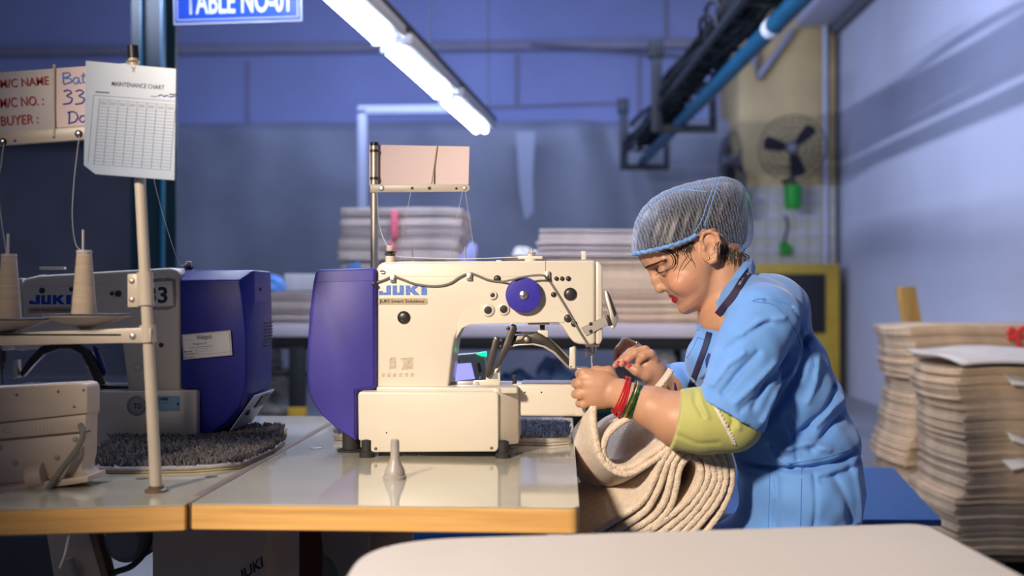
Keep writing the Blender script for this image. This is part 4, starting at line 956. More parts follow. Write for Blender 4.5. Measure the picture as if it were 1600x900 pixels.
def pile(name, label, group, x, y, z, w, d, count, t, m, droop=.012, jit=.012, lean=None, flip=False):
    ms = [mat_mesh(w, d, t, s, droop) for s in range(5)]
    for me in ms: me.materials.append(MAT[m])
    bj = 0
    for k in range(count):
        if k % 6 == 0: bj = random.uniform(-jit*1.5, jit*1.5)
        o = bpy.data.objects.new(name, ms[random.randrange(5)]); COL.objects.link(o)
        lx = lean(k/count) if lean else 0
        o.location = (x+bj+lx+random.uniform(-jit*.5, jit*.5), y+random.uniform(-jit*.4, jit*.4), z+k*t)
        if flip: o.rotation_euler = (0, 0, PI); o.location.x += w; o.location.y += d
        tag(o, label if 0 < k < count-1 else ('topmost ' if k else 'lowest ')+label, 'mat', group)
# three piles on the packing table
a = P(529, 480, YP+.05); ztop = P(620, 325, YP+.05).z; w_ = P(716, 400, YP+.05).x - a.x
n1 = 33
pile('folded_mat', 'folded mauve mat in the tied pile with a pink ribbon', 'mats in the ribbon-tied pile', a.x, YP+.06, zt+.003, w_, .5, n1, (ztop-zt)/n1, 'mat_mauve', .008, .012, None, True)
rbn = thing('ribbon', 'pink ribbon tied round the mauve pile of folded mats', 'ribbon', P(616, 400, YP))
for (x, y0, y1) in ((616, 328, 372), (612, 378, 470)):
    q0, q1 = P(x-5, y1, YP+.035), P(x+5, y0, YP+.035); box('ribbon_band', (q0.x, YP+.03, q0.z), (q1.x, YP+.07, q1.z), 'pink_ribbon', rbn, .004)
a = P(845, 500, YP+.05); ztop = P(950, 408, YP+.05).z; n2 = 17
pile('folded_mat', 'folded cream mat in the lower half of the wide pile behind the needle', 'mats in the lower wide pile', P(851, 500, YP+.05).x, YP+.06, zt+.003, .86, .55, n2, (ztop-zt)/n2, 'mat_cream_lit', .005, .01)
z2 = ztop+.012; zt2 = P(950, 358, YP+.05).z; n3 = 10
pile('folded_mat', 'folded pale mat in the upper half of the wide pile behind the needle', 'mats in the upper wide pile', P(842, 380, YP+.05).x, YP+.06, z2, .84, .55, n3, (zt2-z2)/n3, 'mat_mauve', .004, .01)
a = P(408, 480, YP+.05); ztop = P(440, 458, YP+.05).z; n4 = 9
pile('folded_mat', 'folded grey mat in the low pile between the two blue motor covers', 'mats in the low pile', a.x, YP+.06, zt+.003, .36, .5, n4, (ztop-zt)/n4, 'mat_mauve', .012, .008)
def lump(name, label, cat, c, r, sc, m, seed=0, amp=.25, group=None, freq=3.0):
    rr = random.Random(seed); ks = [(Vector((rr.gauss(0, 1), rr.gauss(0, 1), rr.gauss(0, 1)))*freq, rr.uniform(0, 6)) for _ in range(7)]
    bm = bmesh.new(); bmesh.ops.create_icosphere(bm, subdivisions=4, radius=1)
    for v in bm.verts:
        n = v.co.copy(); d = sum(math.sin(n.dot(k)+p) for k, p in ks)/7; d2 = abs(math.sin(n.dot(ks[0][0]*2.3)+ks[1][1]))
        q = n*(1+amp*d*2-amp*.5*d2); q.z = max(q.z, -.55); v.co = Vector((q.x*sc[0], q.y*sc[1], q.z*sc[2]))*r
    me = bpy.data.meshes.new(name); bm.to_mesh(me); bm.free(); o = link(name, me, m, None, 60); o.location = c
    if label: tag(o, label, cat, group)
    return o
def on(px, z, Y): q = P(px, 500, Y); return Vector((q.x, Y, z))
lump('cloth_bundle', 'blue cloth lying on the low pile beside the machine 33 cover', 'cloth', on(418, P(440, 452, YP+.3).z+.02, YP+.3), .10, (1.0, 1, .6), 'blue_cloth', 3)
lump('paper_bag', 'crumpled white bag on a carton beside the wide pile', 'bag', on(822, P(826, 392, YP+.35).z, YP+.78), .08, (1.0, 1, .5), 'white_cloth', 5)
bq = on(822, P(826, 392, YP+.35).z-.016, YP+.78); ctn = box('carton', (bq.x-.12, bq.y-.1, zt), (bq.x+.12, bq.y+.12, bq.z), 'pallet_wood', None, .006); tag(ctn, 'brown carton on the packing table with a white bag on it', 'carton')
box_ = box('paper_packet', P(443, 455, YP+.4), P(500, 428, YP+.4)+Vector((0, .2, 0)), 'white_cloth', None, .01); tag(box_, 'white packet on the low pile behind the motor covers', 'packet')
pp = MB().prism(pts([(718, 402), (736, 377), (746, 384), (742, 412), (720, 415)], YP+.02), YP+.02, YP+.04).obj('paper_slip', mat('lav_paper', (0.28, 0.32, 0.70), 0.6), None, .002); tag(pp, 'lavender paper slip stuck on the right side of the mauve pile', 'paper')
pp = MB().prism(pts([(541, 415), (560, 408), (566, 440), (541, 440)], YP+.0), YP+.0, YP+.03).obj('paper_slip', 'blue_cloth', None, .002); tag(pp, 'light blue paper slip in front of the mauve pile', 'paper')
# things on and under the shelf
k = 0
for (x, y, r, sc, lb) in ((800, 590, .095, (1.2, 1, .85), 'lighter blue cloth heap on the shelf under the packing table, at the clamp'), (866, 578, .105, (1.1, 1, 1.1), 'tall blue cloth heap on the shelf behind the presser foot'), (924, 600, .085, (1.0, 1, .8), 'small blue cloth heap on the shelf behind the needle'), (742, 596, .08, (1, 1, 1), 'blue cloth heap on the shelf behind the control panel')):
    lump('cloth_heap', lb, 'cloth', on(x, shz+.55*r*sc[2], YP+.3), r, sc, mat('heap_blue%d' % k, (0.14+.05*(k % 2), 0.27+.06*(k % 2), 0.60), 0.85, var=.4, vscale=5), 10+k, .3); k += 1
for i, (x, y, r, lb) in enumerate(((440, 745, .26, 'large grey rag heap on the floor under the packing table'), (432, 640, .145, 'lowest grey rag bundle under the packing table'), (424, 596, .11, 'middle grey rag bundle under the packing table'), (420, 562, .085, 'topmost grey rag bundle under the packing table'), (535, 745, .24, 'pale rag bundle under the table behind the blue cover'))):
    zz = P(x, y, YP+.35).z; lump('rag_bundle', lb, 'rags', on(x, zz, YP+.35), r, (1.0, .95, .8), 'rag', 30+i, .3, None, 5)
for i, x in enumerate((972, 1018, 1066)):
    lump('shelf_bundle', ('dark bundle on the shelf behind the right hand', 'grey cloth bundle on the shelf beside the blue shirt', 'brown bundle on the shelf behind the raised hand')[i], 'bundle', on(x, shz+.055, YP+.3), .085, (.9, 1, 1.1), ('wall_dim', 'rag', 'dark_red')[i], 50+i, .25)
jar = MB().lathe(on(1040, shz, YP+.14), [(.05, 0), (.055, .01), (.055, .20), (.04, .22), (.04, .25)], (0, 0, 1), 20).obj('white_jar', 'white_cloth', None); tag(jar, 'white plastic jar on the shelf beside the raised hand', 'jar')
# green crate and red strap beyond the right table
gb = thing('green_crate', 'dark green plastic crate standing beyond the sewing table', 'crate', on(970, 0, 3.45))
gx0, gx1 = P(880, 660, 3.3).x, P(1075, 660, 3.3).x; gz = P(960, 628, 3.3).z
for (a_, b_) in (((gx0, 3.3, .02), (gx1, 3.32, gz)), ((gx0, 3.68, .02), (gx1, 3.7, gz)), ((gx0, 3.3, .02), (gx0+.02, 3.7, gz)), ((gx1-.02, 3.3, .02), (gx1, 3.7, gz))): box('crate_wall', a_, b_, 'green_bin', gb, .005)
box('crate_base', (gx0, 3.3, 0), (gx1, 3.7, .03), 'green_bin', gb, .004); box('crate_rim', (gx0-.01, 3.28, gz-.04), (gx1+.01, 3.3, gz), 'green_bin', gb, .004)
rs = MB().tube(smooth_path([P(978, 640, 3.26), P(974, 665, 3.26), P(971, 690, 3.26), P(968, 740, 3.26)], 4), .017, 8).obj('red_strap', mat('strap_red', (.30, .05, .04), .6), gb)

# ------------------------------------------------------------------ tall piles on a pallet to the right
pal = thing('pallet', 'low wooden pallet under the two tall piles of folded mats', 'pallet', (2.2, 4.7, 0))
for i in range(7): box('deck_board', (1.62, 4.12+i*.19, .08), (2.95, 4.26+i*.19, .10), 'pallet_wood', pal, .003)
for x in (1.64, 2.25, 2.85): box('bearer', (x, 4.12, 0), (x+.09, 5.42, .08), 'black_plastic', pal, .003)
xB = P(1505, 700, 4.1).x; xA = P(1430, 600, 4.75).x
zB = P(1505, 574, 4.1).z; zA = P(1430, 508, 4.75).z
nB, nA = 58, 66
pile('folded_mat', 'folded cream mat in the nearer tall pile beside the blue bench', 'mats in the nearer tall pile', xB, 4.1, .112, 1.05, .55, nB, (zB-.112)/nB, 'mat_cream', .017, .018, lambda u: -.02*math.sin(u*7))
pile('folded_mat', 'folded cream mat in the taller pile against the right wall', 'mats in the farther tall pile', xA, 4.75, .112, 1.05, .55, nA, (zA-.112)/nA, 'mat_cream', .017, .018, lambda u: -.03*math.sin(u*6+1))
ws = sheet('loose_cloth', 0, 1, 0, 0, 1, lambda u, v: 0, 'mat_white', 24, 12)
me = ws.data
for v in me.vertices:
    u, vv = v.co.x, v.co.z
    q = Vector((xB-.02+u*.95, 4.06+vv*.62, zB+.02+.010*math.sin(u*9+vv*5)+.03*vv - .05*max(0, .12-vv)/.12*(1 if u > .3 else 0)))
    v.co = q
ws.modifiers['thick'].thickness = .012; tag(ws, 'loose white cloth lying over the top of the nearer tall pile', 'cloth')
rr = thing('ribbon_bow', 'red ribbon bow on the front of the taller pile', 'ribbon', P(1588, 522, 4.7))
for pl_ in ([(1588, 521), (1580, 514), (1576, 520), (1582, 526), (1588, 523)], [(1588, 521), (1598, 512), (1606, 517), (1600, 525), (1588, 523)], [(1588, 522), (1591, 534), (1594, 543)], [(1588, 522), (1580, 530), (1576, 527)]):
    MB().tube(smooth_path([P(x, y, 4.70) for x, y in pl_], 4), .011, 6).obj('ribbon_loop', 'red_ribbon', rr)
for (x, y, rot) in ((1592, 690, .3), (1590, 730, -.2), (1592, 600, .1)):
    o = MB().box((-.03, -.01, -.004), (.12, .10, .004)).obj('paper_tag', 'mat_white', None, .001); o.location = P(x, y, 4.06); o.rotation_euler = (.5, rot, .2)
    tag(o, 'loose white corner sticking out of the nearer tall pile', 'cloth', 'loose corners of the near pile')
# plank
pk_ = MB().prism(pts([(1404, 449), (1430, 447), (1496, 783), (1462, 783)], 5.6), 5.6, 5.66).obj('plank', 'plank_wood', None, .004)
tag(pk_, 'yellow wooden plank end sticking up behind the tall piles', 'plank')
# blue bench
bz = .50
bn = thing('bench', 'blue painted plywood bench behind the woman', 'bench', (.95, 3.2, 0))
b0, b1, b2 = G(1471, 812, bz), G(1396, 730, bz), G(1250, 814, bz)
bl = [(b0.x, b0.y), (b1.x, b1.y), (b1.x-.62, b1.y-.05), (b0.x-.60, b0.y-.02)]
slab('seat_board', bl, bz-.018, bz, 'bench_blue', bn, .002)
for (x, y) in [(bl[0][0]-.05, bl[0][1]+.06), (bl[1][0]-.05, bl[1][1]-.06), (bl[2][0]+.05, bl[2][1]-.06), (bl[3][0]+.05, bl[3][1]+.06)]: box('leg', (x-.02, y-.02, 0), (x+.02, y+.02, bz-.017), 'dark_steel', bn, .003)

# ------------------------------------------------------------------ below the tables
ub = thing('control_unit', 'beige machine control unit with JUKI lettering under the tables', 'control box', P(330, 950, 1.95))
x0, x1 = P(236, 850, 1.9).x, P(326, 850, 1.9).x; x2 = P(418, 850, 1.9).x
box('unit_case', (x0, 1.9, .38), (x2, 2.14, TZ-.055), 'beige_plastic', ub, .008)
box('unit_door', (x1, 1.895, .385), (x2-.004, 1.905, TZ-.06), 'beige_plastic', ub, .003)
fo = P(376, 915, 1.89); fu_ = Vector((.78, 0, .52)).normalized(); fv_ = Vector((-.18, 0, 1)).normalized()
text('lettering', 'JUKI', 'ink', ub, (0, 0, .052, .026), frame=(Vector((fo.x, 1.8945, fo.z)), fu_, fv_, Vector((0, -1, 0))), bold=.03)
box('hanger', (x0+.02, 1.95, TZ-.06), (x2-.02, 2.1, TZ-.041), 'dark_steel', ub, 0)
pn = thing('pedal_stand', 'tapered beige machine stand leg under the left table', 'stand', P(115, 1200, 1.95))
prism_px('leg_plate', [(70, 826), (142, 826), (180, 960), (210, 1080), (120, 1080), (88, 930)], 1.95, .05, 'beige_plastic', pn, .004)
prism_px('leg_side', [(136, 826), (148, 826), (186, 960), (216, 1080), (206, 1080), (174, 960)], 1.94, .03, 'wood_dark_edge', pn, .002)
q0, q1 = P(110, 872, 1.93), P(120, 905, 1.93); MB().cyl(q0, q1, .007, n=10).obj('lever', 'grey_plastic', pn)
zq = P(150, 1080, 1.95).z; box('foot_bar', (P(115, 1080, 1.95).x, 1.9, 0), (P(215, 1080, 1.95).x, 2.05, max(zq, .05)), 'beige_plastic', pn, .004)
mo = thing('motor_disc', 'grey round motor housing with black cable under the left table', 'motor', P(212, 832, 2.0))
MB().lathe(P(213, 836, 2.0), [(.04, 0), (.042, .01), (.042, .05), (.03, .06)], (0, -1, 0), 26).obj('housing', 'panel_grey', mo)
MB().tube(smooth_path([P(238, 828, 1.93), P(228, 860, 1.93), P(205, 885, 1.93), P(170, 900, 1.95), P(150, 940, 1.95)], 6), .006, 8).obj('cable', 'black_plastic', mo)
box('mount', P(200, 870, 2.04), P(228, 826, 2.04)+Vector((0, .04, 0)), 'dark_steel', mo, .003)
rd = box('red_box', (P(420, 840, 2.6).x, 2.6, 0), (P(545, 840, 2.6).x, 2.9, P(500, 815, 2.6).z), 'dark_red', None, .008); tag(rd, 'dark red box standing under the right table', 'box')
bt = MB().prism(pts([(421, 826), (432, 826), (442, 850), (450, 870), (449, 888), (421, 895)], 2.3), 2.3, 2.33).obj('cloth_scrap', mat('navy_cloth', (.04, .06, .14), .8, var=.4, vscale=30), None, .003); tag(bt, 'frayed navy cloth hanging beside the control unit under the table', 'cloth')
for (nm, lb, px, Y, m) in (('stand_plate', 'grey curved stand plate under the right table', [(499, 826), (578, 826), (565, 1000), (545, 1000), (527, 893), (518, 875), (508, 868), (504, 860)], 2.05, 'grey_plastic'),
                           ('stand_plate', 'lighter slotted stand plate beside the grey curved one', [(574, 826), (645, 826), (636, 1000), (566, 1000)], 2.12, 'beige_plastic')):
    o = prism_px(nm, px, Y, .03, m, None, .004); tag(o, lb, 'stand')
    if m == 'beige_plastic': prism_px('slot', [(604, 853), (610, 852), (609, 870), (602, 875)], Y-.001, .002, 'ink', o, 0)
thr([(119, 797, 1.585), (117, 812, 1.578), (109, 832, 1.575), (104, 855, 1.58), (100, 870, 1.58), (93, 888, 1.58)], 'hanging_thread', .0012, m='thread', par=tL)
for i, (x, y, w__, h_, m) in enumerate(((30, 880, 90, 90, 'ink'), (700, 850, 60, 40, 'bench_blue'), (770, 850, 60, 40, 'bench_blue'))):
    q = on(x, 0, 3.0+.1*i); o = box(('floor_box', 'floor_tub', 'floor_tub')[i], (q.x-.16, q.y, 0), (q.x+.16, q.y+.3, (.42, .42, .40)[i]), m, None, .02, 3); tag(o, ('black crate on the floor under the left table', 'blue tub on the floor below the machine in use', 'blue tub on the floor nearer the woman')[i], 'box')
# ------------------------------------------------------------------ implicit surfaces -> meshes
class Field:
    def __init__(s, lo, hi, h):
        s.lo = np.array(lo, float); s.h = h; s.n = np.ceil((np.array(hi)-s.lo)/h).astype(int)+1
        s.ax = [s.lo[i]+h*np.arange(s.n[i]) for i in range(3)]; s.D = np.full(s.n, 1.0, np.float32)
    def region(s, lo, hi):
        a = np.clip(np.floor((np.array(lo)-s.lo)/s.h).astype(int), 0, s.n); b = np.clip(np.ceil((np.array(hi)-s.lo)/s.h).astype(int)+1, 0, s.n)
        sl = tuple(slice(i, j) for i, j in zip(a, b))
        X = s.ax[0][sl[0]][:, None, None]; Y = s.ax[1][sl[1]][None, :, None]; Z = s.ax[2][sl[2]][None, None, :]
        return sl, X, Y, Z
    def put(s, sl, d, k, sub=False):
        if any(q.stop <= q.start for q in sl): return
        A = s.D[sl]; d = np.broadcast_to(d, A.shape).astype(np.float32)
        if sub:
            d = -d; t = np.clip(.5-.5*(A-d)/k, 0, 1)*0 + np.clip(.5+.5*(A-d)/k, 0, 1); s.D[sl] = d*(1-t)+A*t + k*t*(1-t)
        else:
            t = np.clip(.5+.5*(A-d)/k, 0, 1); s.D[sl] = A*(1-t)+d*t - k*t*(1-t)
    def cone(s, p, q, r1, r2, k=.006, sub=False, flat=None):
        p, q = np.array(p), np.array(q); m = max(r1, r2)+k+3*s.h
        sl, X, Y, Z = s.region(np.minimum(p, q)-m, np.maximum(p, q)+m); v = q-p; L = max(v.dot(v), 1e-9)
        t = np.clip(((X-p[0])*v[0]+(Y-p[1])*v[1]+(Z-p[2])*v[2])/L, 0, 1)
        d = np.sqrt((X-p[0]-t*v[0])**2+(Y-p[1]-t*v[1])**2+(Z-p[2]-t*v[2])**2)-(r1+(r2-r1)*t)
        s.put(sl, d, k, sub)
    def chain(s, pts_, rs, k=.006, sub=False):
        for i in range(len(pts_)-1): s.cone(pts_[i], pts_[i+1], rs[i], rs[i+1], k, sub)
    def ell(s, c, r, R=None, k=.01, sub=False):
        c = np.array(c); r = np.array(r); m = r.max()+k+3*s.h; sl, X, Y, Z = s.region(c-m, c+m); X, Y, Z = X-c[0], Y-c[1], Z-c[2]
        if R is not None: U = [R[0][i]*X+R[1][i]*Y+R[2][i]*Z for i in range(3)]   # columns of R = axes
        else: U = [X, Y, Z]
        k0 = np.sqrt((U[0]/r[0])**2+(U[1]/r[1])**2+(U[2]/r[2])**2); k1 = np.sqrt((U[0]/r[0]**2)**2+(U[1]/r[1]**2)**2+(U[2]/r[2]**2)**2)+1e-9
        s.put(sl, k0*(k0-1)/k1, k, sub)
    def func(s, lo, hi, fn, k=.006, sub=False):
        sl, X, Y, Z = s.region(lo, hi); s.put(sl, fn(X, Y, Z), k, sub)
    def mesh(s, name):
        D = s.D; ins = D < 0
        c = ins[:-1, :-1, :-1].astype(np.int8); tot = sum(ins[i:i+D.shape[0]-1, j:j+D.shape[1]-1, k:k+D.shape[2]-1].astype(np.int8) for i in (0, 1) for j in (0, 1) for k in (0, 1))
        act = (tot > 0) & (tot < 8); idx = np.argwhere(act); N = len(idx)
        ids = np.full(act.shape, -1, np.int32); ids[act] = np.arange(N)
        corners = [(i, j, k) for i in (0, 1) for j in (0, 1) for k in (0, 1)]
        val = np.stack([D[idx[:, 0]+i, idx[:, 1]+j, idx[:, 2]+k] for i, j, k in corners], 1)
        acc = np.zeros((N, 3)); cnt = np.zeros(N)
        for a in range(8):
            for b in range(a+1, 8):
                ca, cb = np.array(corners[a]), np.array(corners[b])
                if np.abs(ca-cb).sum() != 1: continue
                m = (val[:, a] < 0) != (val[:, b] < 0); t = val[m, a]/(val[m, a]-val[m, b])
                acc[m] += ca[None]+t[:, None]*(cb-ca)[None]; cnt[m] += 1
        co = s.lo[None]+(idx+acc/cnt[:, None])*s.h
        quads = []
        for ax_ in range(3):
            A = [slice(None)]*3; B = [slice(None)]*3; A[ax_] = slice(0, -1); B[ax_] = slice(1, None)
            ch = ins[tuple(A)] != ins[tuple(B)]; e = np.argwhere(ch); o1, o2 = (ax_+1) % 3, (ax_+2) % 3
            e = e[(e[:, o1] > 0) & (e[:, o2] > 0) & (e[:, o1] < D.shape[o1]-1) & (e[:, o2] < D.shape[o2]-1)]
            fl = ins[e[:, 0], e[:, 1], e[:, 2]]
            def cell(d1, d2):
                q = e.copy(); q[:, o1] -= d1; q[:, o2] -= d2; return ids[q[:, 0], q[:, 1], q[:, 2]]
            q = np.stack([cell(1, 1), cell(0, 1), cell(0, 0), cell(1, 0)], 1); q[~fl] = q[~fl][:, ::-1]; quads.append(q)
        f = np.concatenate(quads); f = f[(f >= 0).all(1)]
        me = bpy.data.meshes.new(name); me.vertices.add(N); me.vertices.foreach_set('co', co.ravel())
        me.loops.add(f.size); me.loops.foreach_set('vertex_index', f.ravel().astype(np.int32))
        me.polygons.add(len(f)); me.polygons.foreach_set('loop_start', np.arange(len(f), dtype=np.int32)*4)
        me.polygons.foreach_set('use_smooth', np.ones(len(f), bool)); me.update(calc_edges=True); me.validate(); return me, co
def linkm(name, me, m, parent): return link(name, me, m, parent, 0)
from mathutils.bvhtree import BVHTree
def bvh(me): return BVHTree.FromPolygons([v.co for v in me.vertices], [p.vertices for p in me.polygons])
def cast(tree, px, py, off=.0):
    d = ray(px, py).normalized(); hit, n, i, dist = tree.ray_cast(CAM, d)
    return None if hit is None else hit - d*off
def drape(tree, px, off, n=6):
    """polyline of pixels laid on a surface"""
    path = smooth_path([Vector((x, y, 0)) for x, y in px], n); out = [cast(tree, p.x, p.y, off) for p in path]
    return [p for p in out if p is not None]

# ------------------------------------------------------------------ materials of the person
def skin_mat():
    m = bpy.data.materials.new('skin'); m.use_nodes = True; nt = m.node_tree; b = nt.nodes['Principled BSDF']
    at = nt.nodes.new('ShaderNodeAttribute'); at.attribute_name = 'tint'; tc = nt.nodes.new('ShaderNodeTexCoord')
    n = nt.nodes.new('ShaderNodeTexNoise'); n.inputs['Scale'].default_value = 60; nt.links.new(tc.outputs['Object'], n.inputs['Vector'])
    mx = nt.nodes.new('ShaderNodeMixRGB'); mx.blend_type = 'MULTIPLY'; mx.inputs[0].default_value = 1
    r = nt.nodes.new('ShaderNodeValToRGB'); r.color_ramp.elements[0].color = (.88, .86, .85, 1); r.color_ramp.elements[1].color = (1, 1, 1, 1)
    nt.links.new(n.outputs['Fac'], r.inputs[0]); nt.links.new(at.outputs['Color'], mx.inputs[1]); nt.links.new(r.outputs[0], mx.inputs[2])
    nt.links.new(mx.outputs[0], b.inputs['Base Color']); b.inputs['Roughness'].default_value = .48
    b.inputs['Subsurface Weight'].default_value = .12; b.inputs['Subsurface Radius'].default_value = (.010, .004, .002); b.inputs['Subsurface Scale'].default_value = .6
    MAT['skin'] = m
skin_mat()
mat('smock', (0.13, 0.32, 0.74), 0.75, var=0.05, vscale=30, sheen=0.25, bump=0.05, bscale=500)
mat('smock_seam', (0.06, 0.20, 0.58), 0.8)
mat('kurta_green', (0.46, 0.46, 0.14), 0.75, var=0.05, vscale=12, sheen=0.2, bump=0.08, bscale=300)
mat('lace', (0.72, 0.66, 0.58), 0.8); mat('hair', (0.018, 0.011, 0.009), 0.45, var=0.3, vscale=90)
mat('nail', (0.55, 0.02, 0.08), 0.25); mat('gold', (0.80, 0.55, 0.18), 0.25, metal=0.9); mat('lanyard', (0.012, 0.012, 0.06), 0.6)
mat('red_thread', (0.55, 0.01, 0.02), 0.6); mat('green_glass', (0.01, 0.07, 0.02), 0.2, var=0.6, vscale=300); mat('net_band', (0.16, 0.34, 0.72), 0.7, alpha=0.9, var=0.3, vscale=120)
mat('trouser', (0.05, 0.07, 0.16), 0.85); mat('badge_blue', (0.01, 0.015, 0.22), 0.5); mat('tuft_white', (.62, .6, .58), .9)
def net_mat():
    m = bpy.data.materials.new('hairnet'); m.use_nodes = True; nt = m.node_tree; b = nt.nodes['Principled BSDF']; out = nt.nodes['Material Output']
    b.inputs['Base Color'].default_value = (.50, .60, .86, 1); b.inputs['Roughness'].default_value = .7
    tc = nt.nodes.new('ShaderNodeTexCoord'); mp = nt.nodes.new('ShaderNodeMapping'); mp.inputs['Rotation'].default_value = (0, math.radians(14), 0)
    wv = nt.nodes.new('ShaderNodeTexWave'); wv.inputs['Scale'].default_value = 52; wv.inputs['Distortion'].default_value = 6; wv.inputs['Detail'].default_value = 4; wv.inputs['Detail Scale'].default_value = 2.2
    n = nt.nodes.new('ShaderNodeTexNoise'); n.inputs['Scale'].default_value = 260; n.inputs['Detail'].default_value = 3
    nt.links.new(tc.outputs['Object'], mp.inputs[0]); nt.links.new(mp.outputs[0], wv.inputs['Vector']); nt.links.new(tc.outputs['Object'], n.inputs['Vector'])
    m1 = nt.nodes.new('ShaderNodeMath'); m1.operation = 'MULTIPLY'; nt.links.new(wv.outputs['Fac'], m1.inputs[0]); nt.links.new(n.outputs['Fac'], m1.inputs[1])
    lw = nt.nodes.new('ShaderNodeLayerWeight'); lw.inputs['Blend'].default_value = .25
    r = nt.nodes.new('ShaderNodeMapRange'); r.inputs[1].default_value = .0; r.inputs[2].default_value = .55; r.inputs[3].default_value = .0; r.inputs[4].default_value = .20
    nt.links.new(m1.outputs[0], r.inputs[0])
    m2 = nt.nodes.new('ShaderNodeMath'); m2.operation = 'MULTIPLY_ADD'; nt.links.new(lw.outputs['Facing'], m2.inputs[0]); m2.inputs[1].default_value = .60; nt.links.new(r.outputs[0], m2.inputs[2]); m2.use_clamp = True
    nt.links.new(m2.outputs[0], b.inputs['Alpha']); MAT['hairnet'] = m
net_mat()

# ------------------------------------------------------------------ the woman's body
YH = 2.16; SC = YH/F
pw = thing('person', 'woman in light blue smock and blue hair net bending over the sewing machine', 'person', (P(1235, 900, YH).x, YH, .46))
def H(px, py, c=0.0): q = P(px, py, YH); return (q.x, YH+c*SC, q.z)      # c: sideways from the midline, in picture pixels
OE = P(1100, 392, YH); fx, fz, ux, uz = -.785, -.62, -.62, .785
B = Field((P(886, 500, 2.05).x, 1.90, P(1000, 725, 2.1).z), (P(1215, 500, 2.2).x, 2.46, P(1100, 292, 2.16).z), .0023)
bb = np.array([-70, -67, -64, -60, -55, -48, -41, -32, -20, -10, 0, 15, 29, 37, 44, 57, 68, 78, 86, 92], float)
pr = np.array([48, 58, 70, 78.5, 84, 85.3, 82.5, 83.5, 84.5, 85, 82.5, 81, 82, 87, 87.5, 85, 77, 64, 45, 20], float)
wd = np.array([6, 12, 20, 27, 33, 39, 43, 46.5, 50, 52, 53, 53.5, 54, 54, 54, 53, 47, 38, 27, 12], float)
bk = np.array([40, 34, 28, 22, 16, 12, 8, 0, -16, -40, -58, -68, -71, -72, -72, -68, -60, -48, -32, -10], float)
def face_fn(X, Y, Z):
    a = ((X-OE.x)*fx+(Z-OE.z)*fz)/SC; b = ((X-OE.x)*ux+(Z-OE.z)*uz)/SC; c = (Y-YH)/SC
    a, b, c = np.broadcast_arrays(a, b, c)
    bq = np.clip(b, -70, 92); p = np.interp(bq, bb, pr); w_ = np.interp(bq, bb, wd); k_ = np.interp(bq, bb, bk)
    a0 = k_+(p-k_)*.47; dpt = np.where(a > a0, p-a0, a0-k_)
    nn = 2.25; q = (np.abs(c/w_)**nn+np.abs((a-a0)/dpt)**nn)**(1/nn)
    return ((q-1)*np.minimum(w_, dpt)*.8 + np.abs(b-bq))*SC
c0 = np.array(H(1085, 385)); B.func(c0-.16, c0+.16, face_fn, .004)
px = SC
def both(f): f(-1); f(1)
B.chain([H(1017, 421), H(1023.5, 436), H(1029.5, 449)], [4.6*px, 5.6*px, 6.6*px], .008)
B.ell(H(1031.5, 451), (7.2*px,)*3, k=.005)
both(lambda s: B.ell(H(1037.5, 449.5, 8*s), (6*px, 4.6*px, 4.6*px), k=.004))
both(lambda s: B.cone(H(1036.5, 457.5, 5*s), H(1038, 453.5, 5*s), 2.0*px, 1.4*px, .0025, True))
both(lambda s: B.cone(H(1049.8, 460.8, 2*s), H(1059, 457.5, 22*s), 4.7*px, 2.0*px, .004))
both(lambda s: B.cone(H(1055, 468.2, 2*s), H(1060.5, 461.5, 21*s), 5.2*px, 2.2*px, .004))
both(lambda s: B.cone(H(1048.2, 466.4, 0), H(1060, 458.9, 20*s), 1.1*px, .9*px, .002, True))
B.ell(H(1071.5, 479.5), (11*px, 13*px, 11*px), k=.010)
both(lambda s: B.ell(H(1062, 443, 35*s), (19*px, 14*px, 15*px), k=.014))
both(lambda s: B.chain([H(1013.5, 416.5, 9*s), H(1020, 412, 24*s), H(1034, 408, 41*s)], [3.6*px, 4.2*px, 3*px], .008))
both(lambda s: B.ell(H(1026, 424, 22*s), (9*px, 12*px, 7*px), k=.010, sub=True))
both(lambda s: B.ell(H(1034.5, 423, 28*s), (9.0*px, 8.6*px, 9.0*px), k=.003))
both(lambda s: B.chain([H(1026.5, 421.5, 20*s), H(1028, 425.5, 28*s), H(1036, 424.5, 37*s)], [1.6*px, 1.9*px, 1.5*px], .002))
# ears
def ear(s):
    R = np.array([[.99, 0, .12], [0, 1, 0], [-.12, 0, .99]])
    B.ell(H(1101, 389, 55*s), (13.5*px, 4.5*px, 23*px), R, .004)
    B.chain([H(1091, 388, 57*s), H(1087.5, 378, 58*s), H(1091, 368, 59*s), H(1101, 364.5, 60*s), H(1111, 370, 61*s), H(1114.5, 382, 61*s), H(1113, 396, 60*s), H(1108, 408, 58*s), H(1103, 411, 57*s)], [2.4*px, 2.6*px, 2.8*px, 3*px, 3.2*px, 3.2*px, 3*px, 4.6*px, 4.6*px], .003)
    B.chain([H(1107, 378, 60*s), H(1108, 388, 60*s), H(1104, 398, 59*s)], [1.8*px, 2.2*px, 1.8*px], .003)
    B.ell(H(1099, 391, 62*s), (6.5*px, 5*px, 9*px), k=.003, sub=True)
    B.ell(H(1097, 376, 62*s), (5*px, 3.5*px, 4*px), k=.003, sub=True)
    B.ell(H(1092, 391, 58*s), (2.6*px, 3*px, 4.2*px), k=.002)
both(ear)
